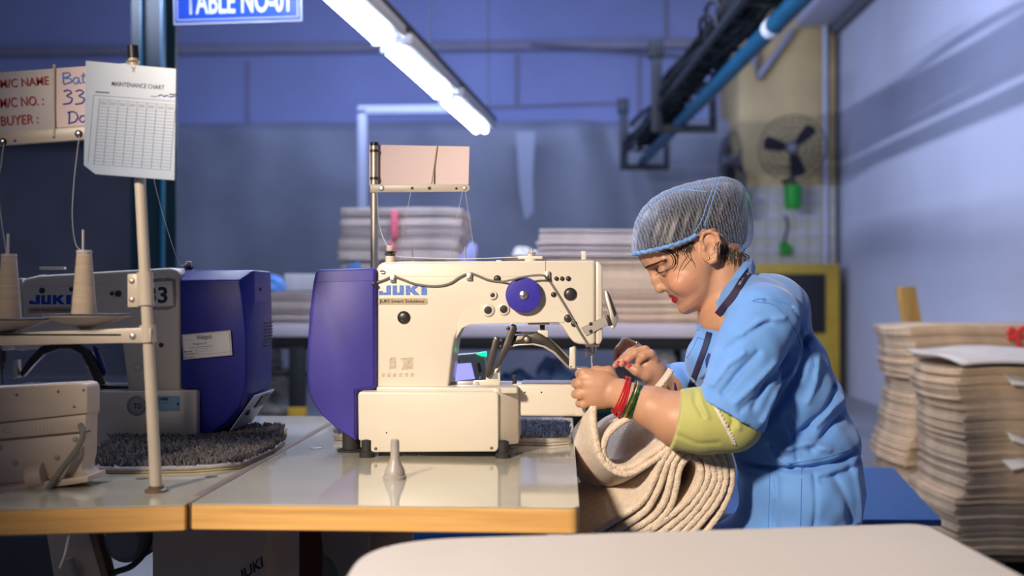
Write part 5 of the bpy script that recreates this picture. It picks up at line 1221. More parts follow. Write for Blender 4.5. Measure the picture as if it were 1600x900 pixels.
# neck, shoulders, upper arms
B.chain([H(1122, 400), H(1130, 440), H(1146, 492)], [40*px, 41*px, 50*px], .012)
B.ell(H(1152, 505), (.075, .13, .05), k=.03)
SL, EL, = (P(1178, 500, 2.02), P(1138, 655, 1.975)); SR, ER = P(1165, 500, 2.31), P(1128, 640, 2.36)
B.chain([SL, EL], [.050, .046], .02); B.chain([SR, ER], [.050, .044], .02)
# left forearm and fist
def LQ(x, y, Y): return tuple(P(x, y, Y))
B.chain([LQ(1138, 658, 1.975), LQ(1100, 658, 1.985), LQ(1060, 655, 2.0), LQ(1022, 638, 2.02), LQ(990, 625, 2.045), LQ(966, 617, 2.065)], [.052, .055, .052, .041, .032, .0275], .012)
B.ell(LQ(972, 617, 2.06), (.022, .024, .032), k=.01)
Rp = np.array([[.95, .0, -.30], [0, 1, 0], [.30, 0, .95]])
B.ell(LQ(938, 609, 2.068), (.040, .021, .039), Rp, .010)
B.ell(LQ(925, 606, 2.072), (.026, .020, .040), Rp, .008)
kn = [(912.5, 584, 2.070), (906.5, 599, 2.063), (906, 616, 2.064), (912, 631, 2.070)]
for i, (x, y, Y) in enumerate(kn):
    r = (.0108, .0112, .0106, .0092)[i]; K = LQ(x, y, Y)
    B.cone(LQ(940, lerp(604, y, .55), Y-.004), K, r*.75, r, .006)
    p1 = (K[0]-.008, K[1]+.036, K[2]-.003); p2 = (p1[0]+.020, p1[1]+.018, p1[2]-.002); p3 = (p2[0]+.018, p2[1]-.002, p2[2])
    B.chain([K, p1, p2, p3], [r, r*.88, r*.8, r*.68], .003)
B.chain([LQ(958, 596, 2.085), LQ(951, 582, 2.092), LQ(932, 580, 2.105), LQ(917, 583, 2.112)], [.014, .0125, .0105, .008], .006)
# right forearm and pinching hand
RQ = LQ
B.chain([tuple(ER), RQ(1085, 618, 2.30), RQ(1050, 606, 2.25), RQ(1030, 597, 2.225)], [.042, .038, .030, .0255], .012)
B.chain([RQ(1030, 598, 2.225), RQ(1022, 580, 2.22), RQ(1014, 562, 2.215)], [.024, .026, .020], .008)
B.ell(RQ(1013, 574, 2.205), (.024, .016, .026), None, .008)
fing = [([(1008, 552, 2.235), (993, 541, 2.243), (977, 535, 2.247), (966.5, 547, 2.24), (963, 559, 2.235)], [.0105, .0103, .0108, .0092, .007]),
        ([(1012, 554, 2.222), (997, 546, 2.218), (985, 551, 2.213), (972, 562, 2.205), (960.5, 571.5, 2.20)], [.0105, .0105, .0098, .0085, .0058]),
        ([(1018, 556, 2.205), (1008, 548, 2.198), (994, 551, 2.192), (982, 560, 2.188), (971, 569.5, 2.187)], [.0105, .0108, .0098, .0086, .006]),
        ([(1023, 562, 2.20), (1017, 553, 2.192), (1005, 557, 2.185), (998, 565, 2.19)], [.0095, .0092, .0085, .007])]
for p_, r_ in fing: B.chain([RQ(*q) for q in p_], r_, .003)
B.chain([RQ(1024, 592, 2.212), RQ(1010, 585, 2.198), RQ(995, 579, 2.192), RQ(981, 572, 2.194)], [.016, .0135, .011, .0078], .007)
me, co = B.mesh('body')
# colour of skin, lips, brows
col = np.tile(np.array([.56, .30, .185]), (len(co), 1))
def tint(pts_, r, c, soft=.0015):
    global col
    d = np.full(len(co), 1e9)
    for p, q in zip(pts_[:-1], pts_[1:]):
        p, q = np.array(p), np.array(q); v = q-p; t = np.clip(((co-p)@v)/max(v@v, 1e-9), 0, 1); d = np.minimum(d, np.linalg.norm(co-p-t[:, None]*v, axis=1))
    k = np.clip((r-d)/soft+.5, 0, 1)[:, None]; col = col*(1-k)+np.array(c)*k
both(lambda s: tint([H(1050, 461.5, 0), H(1052, 460.8, 10*s), H(1058.5, 458, 23*s)], 6.0*px, (.40, .008, .014)))
both(lambda s: tint([H(1054, 468, 0), H(1056.5, 465, 11*s), H(1060, 461.5, 21*s)], 6.2*px, (.42, .008, .016)))
both(lambda s: tint([H(1063, 446, 44*s), H(1058, 438, 42*s)], 16*px, (.60, .28, .18), .03))
both(lambda s: tint([H(1010, 416.5, 7*s), H(1017, 411.5, 20*s), H(1030, 408, 38*s), H(1037, 409, 46*s)], 3.0*px, (.05, .025, .018), .0025))
both(lambda s: tint([H(1028, 423, 22*s), H(1036, 421, 36*s)], 7*px, (.36, .17, .11), .010))
for (x, y, Y) in ((1037, 458, YH),): pass
ca = me.color_attributes.new('tint', 'FLOAT_COLOR', 'POINT'); ca.data.foreach_set('color', np.concatenate([col, np.ones((len(co), 1))], 1).ravel())
bo_ = linkm('body', me, 'skin', pw); BT = bvh(me)
# lashes, nails, earring
def hair_strand(px_, r=.0009, off=.001, name='hair_strand', m='hair', n=5):
    p = drape(BT, px_, off, n)
    if len(p) > 2: MB().tube(p, r, 5, [r*(1-.6*i/(len(p)-1)) for i in range(len(p))]).obj(name, m, pw)
hair_strand([(1009, 417.5), (1015, 414.5), (1024, 411.5), (1033, 408), (1041, 407)], .0017, .0004, 'eyebrow')
hair_strand([(1010, 418.5), (1016, 415.5), (1025, 412.5), (1033, 409)], .0014, .0004, 'eyebrow')
hair_strand([(1025, 421), (1028, 425), (1033, 426), (1039, 422.5)], .0018, .0006, 'eyelash')
hair_strand([(1028, 426), (1026, 429), (1023.5, 430.5)], .0007, .001, 'eyelash')
def nail(c, d, n, L, W):
    c, d, n = Vector(c), Vector(d).normalized(), Vector(n).normalized(); s = d.cross(n).normalized(); n = s.cross(d)
    M = Matrix((d, s, n)).transposed()
    b_ = MB(); b_.ball((0, 0, 0), 1, 12); b_.v = [tuple(c+M@Vector((v[0]*L, v[1]*W, v[2]*.0012))) for v in b_.v]; b_.obj('fingernail', 'nail', pw)
for (x, y, dx, dy) in ((966, 555.5, -.3, -1), (965, 567, -.75, -.6), (975, 566, -.75, -.6), (983.5, 571.5, -.8, -.4)):
    p = cast(BT, x, y, .0004)
    if p is not None: nail(p, (dx, -.1, dy), (-.2, -1, .35), .0055, .0036)
p = cast(BT, 1107.5, 404, .001)
if p is not None: MB().ball(p, .0034, 12, (1, .7, 1)).obj('earring', 'gold', pw)
MB().tube([Vector(LQ(992, 543, 2.213))+Vector((.0045*math.cos(t), .0118*math.sin(t)+.0, .0118*math.cos(t+.3))) for t in np.linspace(0, 2*PI, 25)], .0013, 6).obj('finger_ring', 'gold', pw)
# wrist threads and bangles
def bangle(px0, py0, px1, py1, Y, dep, r, m, name, k=28, wob=0.0):
    a, b = P(px0, py0, Y), P(px1, py1, Y); c = (a+b)/2; e = (a-b)/2*1.10; pth = []
    for i in range(k+1):
        t = 2*PI*i/k; pth.append(c+e*math.cos(t)+Vector((wob*math.sin(3*t), dep*math.sin(t), 0)))
    MB().tube(pth, r, 7).obj(name, m, pw)
for i in range(5): bangle(978+i*1.6, 591+i*.6, 957+i*2.6, 641+i*2.2, 2.058, .046, .0017, 'red_thread', 'red_wrist_thread', wob=.0015*(i % 3))
for i in range(4): bangle(992+i*3.4, 598.5+i*.8, 970+i*3.6, 648+i*1.6, 2.048, .050, .0023, 'green_glass' if i != 1 else 'gold', 'bangle')
bangle(1036, 588, 1043, 614, 2.235, .032, .002, 'gold', 'bangle'); bangle(1050, 590, 1054, 616, 2.25, .036, .0025, 'lanyard', 'bangle')

# ------------------------------------------------------------------ hair and hair net
def seg_dist(X, Z, poly, closed=False):
    d = np.full(np.broadcast(X, Z).shape, 1e9); n = len(poly)
    for i in range(n if closed else n-1):
        (x1, y1), (x2, y2) = poly[i], poly[(i+1) % n]; vx, vy = x2-x1, y2-y1; L = vx*vx+vy*vy+1e-9
        t = np.clip(((X-x1)*vx+(Z-y1)*vy)/L, 0, 1); d = np.minimum(d, np.hypot(X-x1-t*vx, Z-y1-t*vy))
    return d
def in_poly(X, Z, poly):
    c = np.zeros(np.broadcast(X, Z).shape, bool); n = len(poly)
    for i in range(n):
        (x1, y1), (x2, y2) = poly[i], poly[i-1]
        if y1 == y2: continue
        c ^= ((y1 > Z) != (y2 > Z)) & (X < (x2-x1)*(Z-y1)/(y2-y1)+x1)
    return c
outl = [(p.x, p.y) for p in smooth_path([Vector((x, y, 0)) for x, y in ((989, 404), (988, 380), (991, 355), (999, 334), (1012, 317), (1030, 303), (1055, 292), (1085, 284), (1110, 279), (1128, 277), (1146, 281), (1160, 292), (1169, 310), (1174, 335), (1175, 360), (1171, 381), (1160, 392), (1148, 396))], 4)]
lowl = [(980, 401), (992, 399), (1010, 396), (1040, 388.5), (1065, 381), (1083, 371), (1092, 363), (1108, 362), (1118, 372), (1130, 382), (1150, 393), (1165, 393), (1185, 380)]
def net_field(shr, low_off, h):
    Fd = Field((P(978, 300, 2.1).x, YH-.10, P(1000, 410, YH).z), (P(1190, 300, 2.2).x, YH+.10, P(1000, 268, YH).z), h)
    # picture coordinates of the grid at the midline plane
    q0, q1 = P(0, 0, YH), P(1, 0, YH); r0 = P(0, 1, YH)
    X = (Fd.ax[0][:, None]-P(1080, 340, YH).x)/SC+1080; Z = 340-(Fd.ax[2][None, :]-P(1080, 340, YH).z)/SC
    X, Z = np.broadcast_arrays(X, Z)
    d = seg_dist(X, Z, outl); ins_ = in_poly(X, Z, outl+[(1148, 470), (989, 470)]); d = np.where(ins_, d, -d)-shr
    cl = seg_dist(X, Z, lowl); below = in_poly(X, Z, lowl+[(1185, 600), (980, 600)]); cl = np.where(below, cl, -cl)+low_off
    c = (Fd.ax[1]-YH)/SC; LW = 63.0-shr; R0 = 56.0
    u = 1-np.minimum(d, R0)/R0; qq = (np.sqrt((c[None, :, None]/LW)**2+(u[:, None, :])**2)-1)*R0
    Fd.D = (np.maximum(qq, np.broadcast_to(cl[:, None, :], qq.shape))*SC).astype(np.float32)
    wav = np.sin(X*.36+np.sin(Z*.07+X*.03)*2.2)*.40 if shr < 1 else np.sin(X*.4+Z*.12)*.8
    Fd.D += (wav*SC)[:, None, :].astype(np.float32)*.8
    return Fd
mh, _ = net_field(8.0, 2.0, .003).mesh('hair'); linkm('hair', mh, 'hair', pw)
mn, _ = net_field(0.0, 0.0, .0026).mesh('hair_net'); no = linkm('hair_net', mn, 'hairnet', pw); NT = bvh(mn)
for pl_ in ([(990, 397), (1000, 395.5), (1020, 391), (1040, 386), (1062, 379.5), (1080, 372), (1088, 366)], [(1118, 374), (1128, 381), (1140, 388), (1152, 391), (1162, 390)]):
    p = drape(NT, pl_, .0005, 6)
    if len(p) > 3: MB().tube([q+Vector((0, 0, .0012*math.sin(i*1.9))) for i, q in enumerate(p)], .0042, 8).obj('elastic_band', 'net_band', no)
# folds of the net
for pl_ in ([(1120, 278), (1112, 300), (1104, 322), (1096, 345), (1086, 362)], [(1126, 279), (1116, 305), (1108, 330), (1100, 352)], [(1010, 320), (1040, 303), (1080, 292), (1112, 286)], [(1040, 300), (1075, 297), (1105, 300)]):
    p = drape(NT, pl_, -.0003, 6)
    if len(p) > 3: MB().tube(p, .0011, 6).obj('net_fold', 'net_band', no)
# hair that shows below the net
for pl_, r in (([(1020, 391), (1038, 391), (1050, 397), (1055, 407), (1052, 417), (1041, 424)], .0012), ([(1030, 389), (1046, 393), (1054, 401), (1056, 411), (1050, 420)], .0012), ([(1024, 391), (1044, 396), (1051, 404), (1051, 413), (1043, 421), (1034, 425)], .0009),
               ([(1036, 388), (1050, 392), (1058, 402), (1058, 414), (1052, 424)], .0010), ([(1040, 388), (1054, 395), (1060, 404)], .0014), ([(1078, 380), (1072, 392), (1076, 402), (1086, 412)], .0011), ([(1082, 378), (1077, 390), (1080, 402), (1087, 418)], .0010),
               ([(1072, 384), (1068, 394), (1074, 406)], .0010), ([(1076, 398), (1066, 412), (1061, 424), (1058, 440)], .0005), ([(1080, 404), (1072, 414), (1064, 424)], .0005), ([(1021, 391), (1014, 394), (1012, 398)], .0006)):
    hair_strand(pl_, r, .0012)
for i in range(60):   # temple and nape
    x = random.uniform(1058, 1085); y = lerp(386, 376, (x-1058)/27.)+random.uniform(0, 3); hair_strand([(x, y), (x-3+random.uniform(-2, 3), y+6), (x-1+random.uniform(-4, 6), y+9+random.uniform(0, 9))], random.uniform(.0003, .0009), .0008)
for i in range(70):
    x = random.uniform(1118, 1158); y = lerp(377, 393, (x-1116)/36.)+random.uniform(-4, 5); hair_strand([(x, y), (x+random.uniform(-3, 3), y+10), (x+random.uniform(-4, 7), y+14+random.uniform(0, 16))], random.uniform(.0003, .0008), .0008)
for i in range(12):
    a = P(1150+random.uniform(-6, 10), 394, YH+random.uniform(-.04, .03)); MB().tube(smooth_path([a, a+Vector((.008+random.uniform(0, .01), 0, -.008)), a+Vector((.012+random.uniform(-.004, .012), 0, -.022+random.uniform(-.006, .01)))], 5), .0006, 5).obj('hair_strand', 'hair', pw)

# ------------------------------------------------------------------ smock
Sf = Field((P(1040, 600, 2.2).x, 1.885, .50), (P(1372, 700, 2.15).x, 2.47, P(1160, 398, 2.16).z), .0036)
def T(x, y, rx, rz, ry, k=.035, yc=YH+.01): q = P(x, y, YH); Sf.ell((q.x, yc, q.z), (rx*SC, ry, rz*SC), None, k)
T(1176, 505, 78, 62, .150); T(1202, 480, 58, 52, .135); T(1182, 565, 108, 70, .160); T(1212, 625, 103, 70, .162); T(1242, 690, 98, 62, .165); T(1252, 760, 93, 85, .185); T(1246, 845, 98, 80, .19)
T(1160, 862, 70, 40, .15)
for s in (-1, 1):
    a = P(1150, 462, YH); b = P(1182, 492, YH); Sf.cone((a.x, YH+s*.045, a.z), (b.x, YH+s*.15, b.z), .042, .058, .03)
def clipped(p, q, r1, r2, o, nrm_, k=.02):
    p, q = np.array(p), np.array(q); m = max(r1, r2)+.03; v = q-p; L = v@v
    def fn(X, Y, Z):
        t = np.clip(((X-p[0])*v[0]+(Y-p[1])*v[1]+(Z-p[2])*v[2])/L, 0, 1.0)
        d = np.sqrt((X-p[0]-t*v[0])**2+(Y-p[1]-t*v[1])**2+(Z-p[2]-t*v[2])**2)-(r1+(r2-r1)*t)
        pl = (X-o[0])*nrm_[0]+(Y-o[1])*nrm_[1]+(Z-o[2])*nrm_[2]; return np.maximum(d, pl)
    Sf.func(np.minimum(p, q)-m, np.maximum(p, q)+m, fn, k)
nv = np.array((-.50, 0, -.86)); nv /= np.linalg.norm(nv)
clipped(P(1187, 500, 2.01), P(1142, 645, 1.962), .064, .071, P(1133, 643, 1.962), nv, .022)
nv2 = np.array((-.85, 0, -.5)); nv2 /= np.linalg.norm(nv2)
clipped(P(1165, 500, 2.32), P(1122, 600, 2.36), .062, .062, P(1060, 610, 2.36), nv2)
clipped(P(1122, 600, 2.36), P(1050, 602, 2.27), .058, .048, P(1056, 602, 2.27), nv2, .02)
# folds: ridge (+) and crease (-) lines on the side towards the window of view
folds = [([(1256, 530), (1235, 580), (1205, 625), (1178, 665)], 8, -.010), ([(1299, 604), (1270, 640), (1235, 668)], 7, -.006), ([(1322, 640), (1290, 655), (1250, 690)], 7, -.006), ([(1310, 620), (1285, 632), (1258, 655)], 6, .005),
         ([(1344, 694), (1300, 708), (1251, 718), (1184, 724), (1150, 726)], 6, -.008), ([(1345, 712), (1300, 726), (1262, 734)], 6, -.004), ([(1215, 690), (1245, 680), (1275, 690)], 7, .005),
         ([(1110, 600), (1130, 575), (1160, 545)], 6, -.005), ([(1125, 612), (1150, 590), (1185, 560)], 6, .005), ([(1150, 620), (1170, 590), (1215, 555)], 6, -.005), ([(1165, 640), (1190, 600), (1225, 575)], 6, .004), ([(1120, 540), (1150, 515), (1180, 500)], 6, -.004),
         ([(1140, 520), (1165, 500), (1200, 495)], 6, .004), ([(1203, 732), (1202, 780), (1200, 828)], 4, -.003), ([(1253, 727), (1252, 780), (1251, 823)], 4, -.003), ([(1285, 735), (1300, 765), (1310, 800)], 8, -.004), ([(1320, 720), (1325, 760), (1330, 800)], 9, .004),
         ([(1215, 640), (1225, 670), (1232, 705)], 7, -.005), ([(1190, 690), (1200, 705), (1215, 715)], 6, .005), ([(1268, 560), (1262, 590), (1245, 620)], 6, .004), ([(1100, 520), (1092, 555), (1085, 590)], 6, -.004), ([(1176, 471), (1213, 479), (1240, 513), (1251, 540)], 3.5, -.0035),
         ([(1095, 590), (1118, 560), (1140, 545)], 5, .004), ([(1130, 625), (1160, 600), (1178, 575)], 4, -.003), ([(1180, 655), (1205, 605), (1232, 560)], 5, .004)]
Xp = (Sf.ax[0]-P(1200, 600, 2.1).x)/(2.1/F)+1200; Zp = 600-(Sf.ax[2]-P(1200, 600, 2.1).z)/(2.1/F); XX, ZZ = np.meshgrid(Xp, Zp, indexing='ij')
disp = np.zeros(XX.shape)
for pl_, wdt, am in folds: disp += -1.7*am*np.exp(-(seg_dist(XX, ZZ, pl_)/(wdt*.8))**2)
near_ = np.clip((YH-.02-Sf.ax[1])/.05, 0, 1)
Sf.D += (disp[:, None, :]*near_[None, :, None]).astype(np.float32)
Sf.D += (.0016*np.sin(XX[:, None, :]*.11+Sf.ax[1][None, :, None]*60)*np.sin(ZZ[:, None, :]*.09+1.3*np.sin(XX[:, None, :]*.05))).astype(np.float32)
# neck opening
a, b = P(1116, 395, YH), P(1140, 470, YH); Sf.cone((a.x, YH, a.z), (b.x, YH, b.z), 47*px, 44*px, .006, True)
ms_, _ = Sf.mesh('smock'); sm = linkm('smock', ms_, 'smock', pw); ST = bvh(ms_)
# seams
for pl_ in ([(1176, 471), (1213, 479), (1240, 513), (1251, 540), (1252, 556)], [(1184, 731), (1251, 722), (1300, 712), (1342, 697)], [(1203, 734), (1202, 780), (1200, 830)], [(1253, 727), (1252, 780), (1251, 826)], [(1235, 505), (1262, 540), (1272, 575)]):
    p = drape(ST, pl_, .0002, 6)
    if len(p) > 3: MB().tube(p, .0009, 5).obj('seam', 'smock_seam', sm)
# strips that lie on the smock
def strip(tree, px_, wpx, th, off, name, m, par, n=6):
    path = smooth_path([Vector((x, y, 0)) for x, y in px_], n); vs = []; ok = []
    for i, p in enumerate(path):
        t = (path[min(i+1, len(path)-1)]-path[max(i-1, 0)]).normalized(); nn = Vector((-t.y, t.x, 0))*wpx*.5
        c_ = [cast(tree, p.x+nn.x*s, p.y+nn.y*s, off) for s in (-1, 1)]
        if all(c_): ok.append(c_)
    if len(ok) < 2: return
    for (a_, b_) in ok:
        d = (CAM-a_).normalized()*th; vs += [a_, b_, b_+d, a_+d]
    fs = [(0, 1, 2, 3)]
    for i in range(len(ok)-1):
        o = i*4
        for j in range(4): fs.append((o+j, o+4+j, o+4+(j+1) % 4, o+(j+1) % 4))
    o = (len(ok)-1)*4; fs.append((o+3, o+2, o+1, o)); b_ = MB(); b_.add(vs, fs)
    ob_ = b_.obj(name, m, par, smooth=40); bm = bmesh.new(); bm.from_mesh(ob_.data); bmesh.ops.recalc_face_normals(bm, faces=bm.faces); bm.to_mesh(ob_.data); bm.free(); return ob_
# collar: a standing band folded outwards round the neck
def collar(side):
    I = [(1163, 407, 0), (1150, 418, 30), (1133, 442, 44), (1115, 470, 42), (1098, 494, 24), (1090, 508, 8)]
    O_ = [(1180, 419, 0), (1166, 437, 44), (1146, 468, 62), (1124, 503, 56), (1104, 533, 34), (1092, 550, 14)]
    M_ = [(1174, 405, 0), (1160, 420, 40), (1142, 449, 55), (1122, 480, 52), (1103, 506, 32), (1092, 522, 12)]
    def pth(L): return smooth_path([Vector(H(x, y, -c*side)) for x, y, c in L], 6)
    a_, m_, o_ = pth(I), pth(M_), pth(O_); rows = []
    for i in range(len(a_)):
        ring = smooth_path([a_[i]+Vector((0, 0, -.012)), a_[i], m_[i], o_[i]], 4); rows.append(ring)
    n_ = len(rows[0]); vs = [v for r in rows for v in r]; fs = [(i*n_+j, i*n_+j+1, (i+1)*n_+j+1, (i+1)*n_+j) for i in range(len(rows)-1) for j in range(n_-1)]
    b_ = MB(); b_.add(vs, fs); ob_ = b_.obj('collar', 'smock', sm, smooth=60); md = ob_.modifiers.new('thick', 'SOLIDIFY'); md.thickness = .0035; md.offset = 0; return ob_
c1 = collar(1); c2 = collar(-1)
# lanyard: over the collar edge, then down the chest
CT = BVHTree.FromPolygons([v.co for v in ms_.vertices]+[v.co for v in c1.data.vertices], [tuple(p.vertices) for p in ms_.polygons]+[tuple(i+len(ms_.vertices) for i in p.vertices) for p in c1.data.polygons])
ly = strip(CT, [(1173, 421), (1160, 438), (1146, 460), (1132, 478), (1121, 492)], 11, .002, .0035, 'lanyard', 'lanyard', pw)
ly2 = strip(CT, [(1108, 519), (1102, 540), (1093, 565), (1084, 590), (1078, 606)], 9, .002, .0025, 'lanyard', 'lanyard', pw)
q0 = cast(CT, 1156, 446, .0075); q1 = cast(CT, 1170, 427, .0075)
if q0 and q1:
    U_ = (q1-q0); L_ = U_.length; U_ = U_.normalized(); N_ = (CAM-q0).normalized(); V_ = N_.cross(U_).normalized()
    text('lanyard_print', 'Welspun', 'sticker', ly or pw, (0, -.004, L_, .005), frame=(q0, U_, V_, N_), bold=.01)
bd = [cast(ST, x, y, .001) for x, y in ((1107, 551), (1111, 556), (1108, 568), (1103, 574), (1102, 562))]
if all(bd):
    b_ = MB(); n_ = Vector((0, -.0015, 0)); b_.add(bd+[v+n_ for v in bd], [(0, 1, 2, 3, 4), (9, 8, 7, 6, 5)]+[(i, (i+1) % 5, 5+(i+1) % 5, 5+i) for i in range(5)]); b_.obj('badge', 'badge_blue', sm)
for pl_ in ([(1090, 527), (1098, 530), (1104, 531)], [(1090, 527), (1082, 545), (1073, 560)], [(1176, 470), (1186, 467), (1196, 468)]):
    p = drape(ST, pl_, .0004, 5)
    if len(p) > 2: MB().tube(p, .001, 5).obj('pocket_edge', 'smock_seam', sm)
# ------------------------------------------------------------------ green sleeve of the kurta
Gf = Field((P(1040, 660, 1.97).x, 1.885, P(1100, 720, 1.97).z), (P(1200, 660, 1.97).x, 2.07, P(1100, 590, 1.97).z), .003)
nv3 = np.array((-.98, 0, .19))
def gf(X, Y, Z):
    pp_ = [np.array(P(x, y, Y_)) for x, y, Y_ in ((1158, 628, 1.972), (1142, 656, 1.968), (1100, 657, 1.972), (1040, 655, 1.985))]; rr_ = [.044, .0575, .0595, .058]; D = None
    for i in range(3):
        p, q = pp_[i], pp_[i+1]; v = q-p; L = v@v; t = np.clip(((X-p[0])*v[0]+(Y-p[1])*v[1]+(Z-p[2])*v[2])/L, 0, 1)
        d = np.sqrt((X-p[0]-t*v[0])**2+(Y-p[1]-t*v[1])**2+(Z-p[2]-t*v[2])**2)-(rr_[i]+(rr_[i+1]-rr_[i])*t)
        if D is None: D = d
        else: tt = np.clip(.5+.5*(D-d)/.02, 0, 1); D = D*(1-tt)+d*tt-.02*tt*(1-tt)
    o = P(1056, 657, 1.97); pl = (X-o[0])*nv3[0]+(Z-o[2])*nv3[2]
    return np.maximum(D, pl)
Gf.func(Gf.lo, Gf.lo+Gf.h*Gf.n, gf, .002)
Xp = (Gf.ax[0]-P(1100, 650, 1.93).x)/(1.93/F)+1100; Zp = 650-(Gf.ax[2]-P(1100, 650, 1.93).z)/(1.93/F); XX, ZZ = np.meshgrid(Xp, Zp, indexing='ij'); disp = np.zeros(XX.shape)
for pl_, wdt, am in (([(1088, 613), (1086, 628), (1096, 648)], 3, -.004), ([(1094, 612), (1096, 630), (1104, 650)], 3, .003), ([(1112, 610), (1135, 630), (1142, 655), (1136, 668)], 3.5, -.005), ([(1120, 608), (1148, 640), (1150, 665)], 5, .004), ([(1060, 680), (1090, 692), (1120, 690)], 4, -.002)):
    disp += -am*np.exp(-(seg_dist(XX, ZZ, pl_)/wdt)**2)
Gf.D += (disp[:, None, :]*np.clip((1.965-Gf.ax[1])/.03, 0, 1)[None, :, None]).astype(np.float32)
mg, _ = Gf.mesh('kurta_sleeve'); gs_ = linkm('kurta_sleeve', mg, 'kurta_green', pw); GT = bvh(mg)
p = drape(GT, [(1108, 617), (1118, 637), (1130, 660), (1141, 681), (1146, 695)], .0002, 8)
if len(p) > 3:
    strip(GT, [(1108, 617), (1118, 637), (1130, 660), (1141, 681), (1146, 695)], 4, .0015, .0003, 'lace_trim', 'lace', gs_)
    for i, q in enumerate(p[::2]): MB().ball(q+Vector((.0035, -.001, .001)), .0019, 8).obj('lace_bead', 'lace', gs_)
# ------------------------------------------------------------------ legs and stool
Lf = Field((-.15, 1.86, 0), (.75, 2.52, .72), .009)
for s in (-1, 1):
    y = YH+s*.11; Lf.chain([(P(1250, 900, YH).x, y, .56), (.22, y+s*.02, .565), (.20, y+s*.02, .50), (.24, y+s*.02, .09)], [.095, .07, .06, .04], .03)
ml, _ = Lf.mesh('trousers'); linkm('trousers', ml, 'trouser', pw)
for s in (-1, 1):
    y = YH+s*.13; b_ = MB(); b_.ball((.19, y, .045), 1, 14, (.125, .045, .05)); o = b_.obj('shoe', 'rubber', pw)
so_ = thing('stool', 'round black stool under the seated woman', 'stool', (P(1250, 900, YH).x, YH, 0))
cx = P(1250, 900, YH).x; MB().lathe((cx, YH, .43), [(.16, 0), (.17, .01), (.17, .03), (.15, .04)], (0, 0, 1), 28).obj('seat', 'black_plastic', so_)
for i in range(4):
    a_ = PI/4+i*PI/2; MB().cyl((cx+.12*math.cos(a_), YH+.12*math.sin(a_), .44), (cx+.19*math.cos(a_), YH+.19*math.sin(a_), 0), .013, n=10).obj('leg', 'steel', so_)
# ------------------------------------------------------------------ the cream rug she is sewing, bunched on her lap
mat('rug_work', (0.84, 0.69, 0.54), 0.95, var=0.12, vscale=60, bump=0.6, bscale=330, sheen=0.3)
wr = thing('rug_in_work', 'thick cream rug bunched in folds between the table and her lap', 'rug', P(1030, 845, 2.1))
def ribbon(px_, Y0, ext, th, name='fold'):
    path = smooth_path([P(x, y, Y0) for x, y in px_], 7); m = len(path); vs = []; fs = []; E = Vector(ext)
    ns = 10; ring_n = None
    for i, p in enumerate(path):
        t = (path[min(i+1, m-1)]-path[max(i-1, 0)]); t.y = 0; t.normalize(); n = Vector((-t.z, 0, t.x)); ring_ = []
        jit_ = .0011*math.sin(i*2.3)+.0008*math.sin(i*5.1)
        hh = th/2
        for k in range(ns+1): s = k/ns; ring_.append(p+E*(1-s)*1.0+n*hh + Vector((0, hh*s*0, 0)))
        for k in range(1, 5): a_ = PI*k/5; ring_.append(p+n*hh*math.cos(a_)+Vector((0, -hh*math.sin(a_)*.9+jit_, 0)))
        for k in range(ns+1): s = k/ns; ring_.append(p+E*s-n*hh)
        ring_n = len(ring_); vs += ring_
    for i in range(m-1):
        for j in range(ring_n): fs.append((i*ring_n+j, i*ring_n+(j+1) % ring_n, (i+1)*ring_n+(j+1) % ring_n, (i+1)*ring_n+j))
    fs += [tuple(range(ring_n-1, -1, -1)), tuple(range((m-1)*ring_n, m*ring_n))]
    b_ = MB(); b_.add(vs, fs); o = b_.obj(name, 'rug_work', wr, smooth=60)
    bm = bmesh.new(); bm.from_mesh(o.data); bmesh.ops.recalc_face_normals(bm, faces=bm.faces); bm.to_mesh(o.data); bm.free(); return o
YR = 2.02; e1 = (-.035, .30, -.09); e2 = (-.07, .34, .015); TH = .0128
ribbon([(1050, 578), (1046, 585), (1038, 596), (1026, 610), (1012, 626), (1000, 640)], YR+.025, (.0, .035, 0), .0095)
ribbon([(1012, 634), (990, 650), (968, 662), (951, 678), (943, 696), (944, 713), (957, 728), (974, 732), (992, 728), (1014, 712), (1032, 700), (1055, 678), (1085, 660), (1112, 668), (1133, 700), (1143, 728), (1143, 758), (1132, 789), (1112, 820), (1088, 846), (1060, 868)], YR+.005, (-.02, .28, -.03), TH)
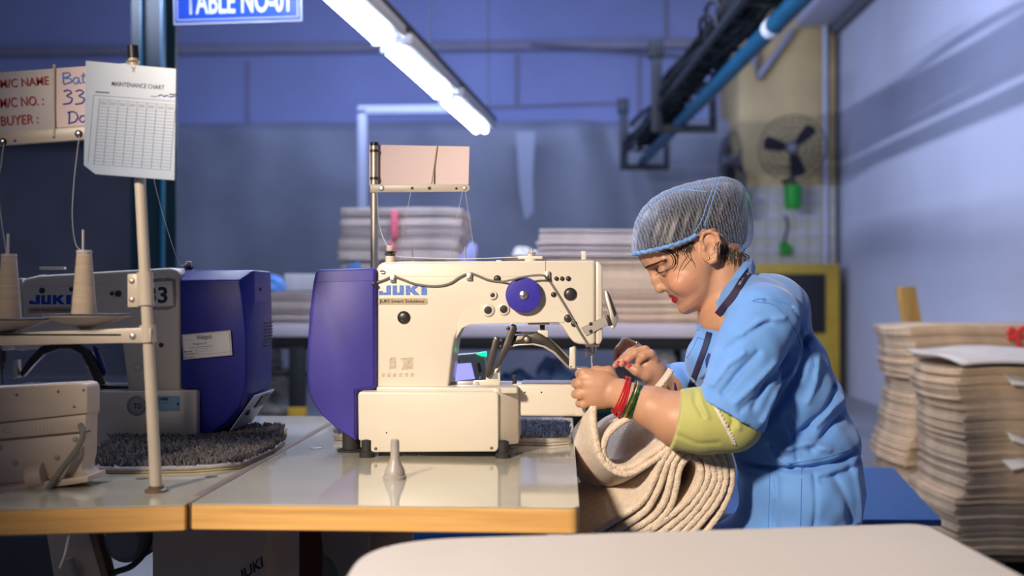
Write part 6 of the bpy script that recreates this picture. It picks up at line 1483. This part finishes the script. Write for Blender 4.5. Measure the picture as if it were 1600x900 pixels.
ribbon([(928, 634), (928, 660), (932, 689), (938, 711), (950, 729), (970, 740), (990, 738), (1014, 724), (1034, 710), (1058, 690), (1085, 673), (1108, 682), (1124, 706), (1133, 730), (1133, 756), (1121, 784), (1097, 815), (1068, 846), (1050, 862)], YR, e1, TH)
ribbon([(905, 849), (957, 815), (990, 795), (1008, 778), (1021, 752), (1034, 722), (1048, 702), (1066, 688), (1088, 685), (1107, 702), (1123, 728), (1125, 751), (1112, 780), (1088, 811), (1052, 846)], YR, e2, TH)
ribbon([(930, 849), (979, 820), (1008, 799), (1021, 780), (1032, 757), (1043.5, 724), (1058, 704), (1074, 696), (1094, 704), (1112, 726), (1116, 749), (1103, 775), (1079, 807), (1032, 849)], YR, e2, TH)
ribbon([(950, 849), (1001, 821), (1026, 802), (1040, 780), (1047, 754), (1053, 726), (1064, 709), (1078, 704), (1094, 710), (1104, 722), (1107, 741), (1098, 766), (1077, 795), (1045, 823), (1008, 850)], YR, (-.03, .34, .01), TH)
ribbon([(972, 849), (1014, 825), (1036, 808), (1050, 786), (1057, 759), (1062, 733), (1073, 716), (1084, 715), (1093, 726), (1096, 743), (1089, 764), (1069, 788), (1040, 812), (1001, 838), (980, 852)], YR, (-.02, .34, .0), TH)
fp = mat_mesh(.26, .3, .022, 3, .006)
for k in range(4):
    o = bpy.data.objects.new('folded_mat', fp); COL.objects.link(o); q = P(946, 716, 2.6); o.location = (q.x, 2.6, .66+k*.024); 
    if k == 0: fp.materials.append(mat('mat_bluegrey', (.26, .29, .40), .9, var=.2, vscale=12))
    tag(o, 'folded blue-grey mat on the low trolley beyond the sewing table', 'mat', 'mats on the trolley')
tro = thing('low_trolley', 'low steel trolley with blue-grey mats beyond the sewing table', 'trolley', (P(960, 740, 2.6).x+.1, 2.75, 0))
q = P(946, 716, 2.6); box('deck', (q.x-.02, 2.58, .625), (q.x+.30, 2.92, .65), 'panel_grey', tro, .004)
for x_ in (q.x, q.x+.28):
    for y_ in (2.6, 2.9): box('leg', (x_-.012, y_-.012, 0), (x_+.012, y_+.012, .627), 'panel_grey', tro, .002)
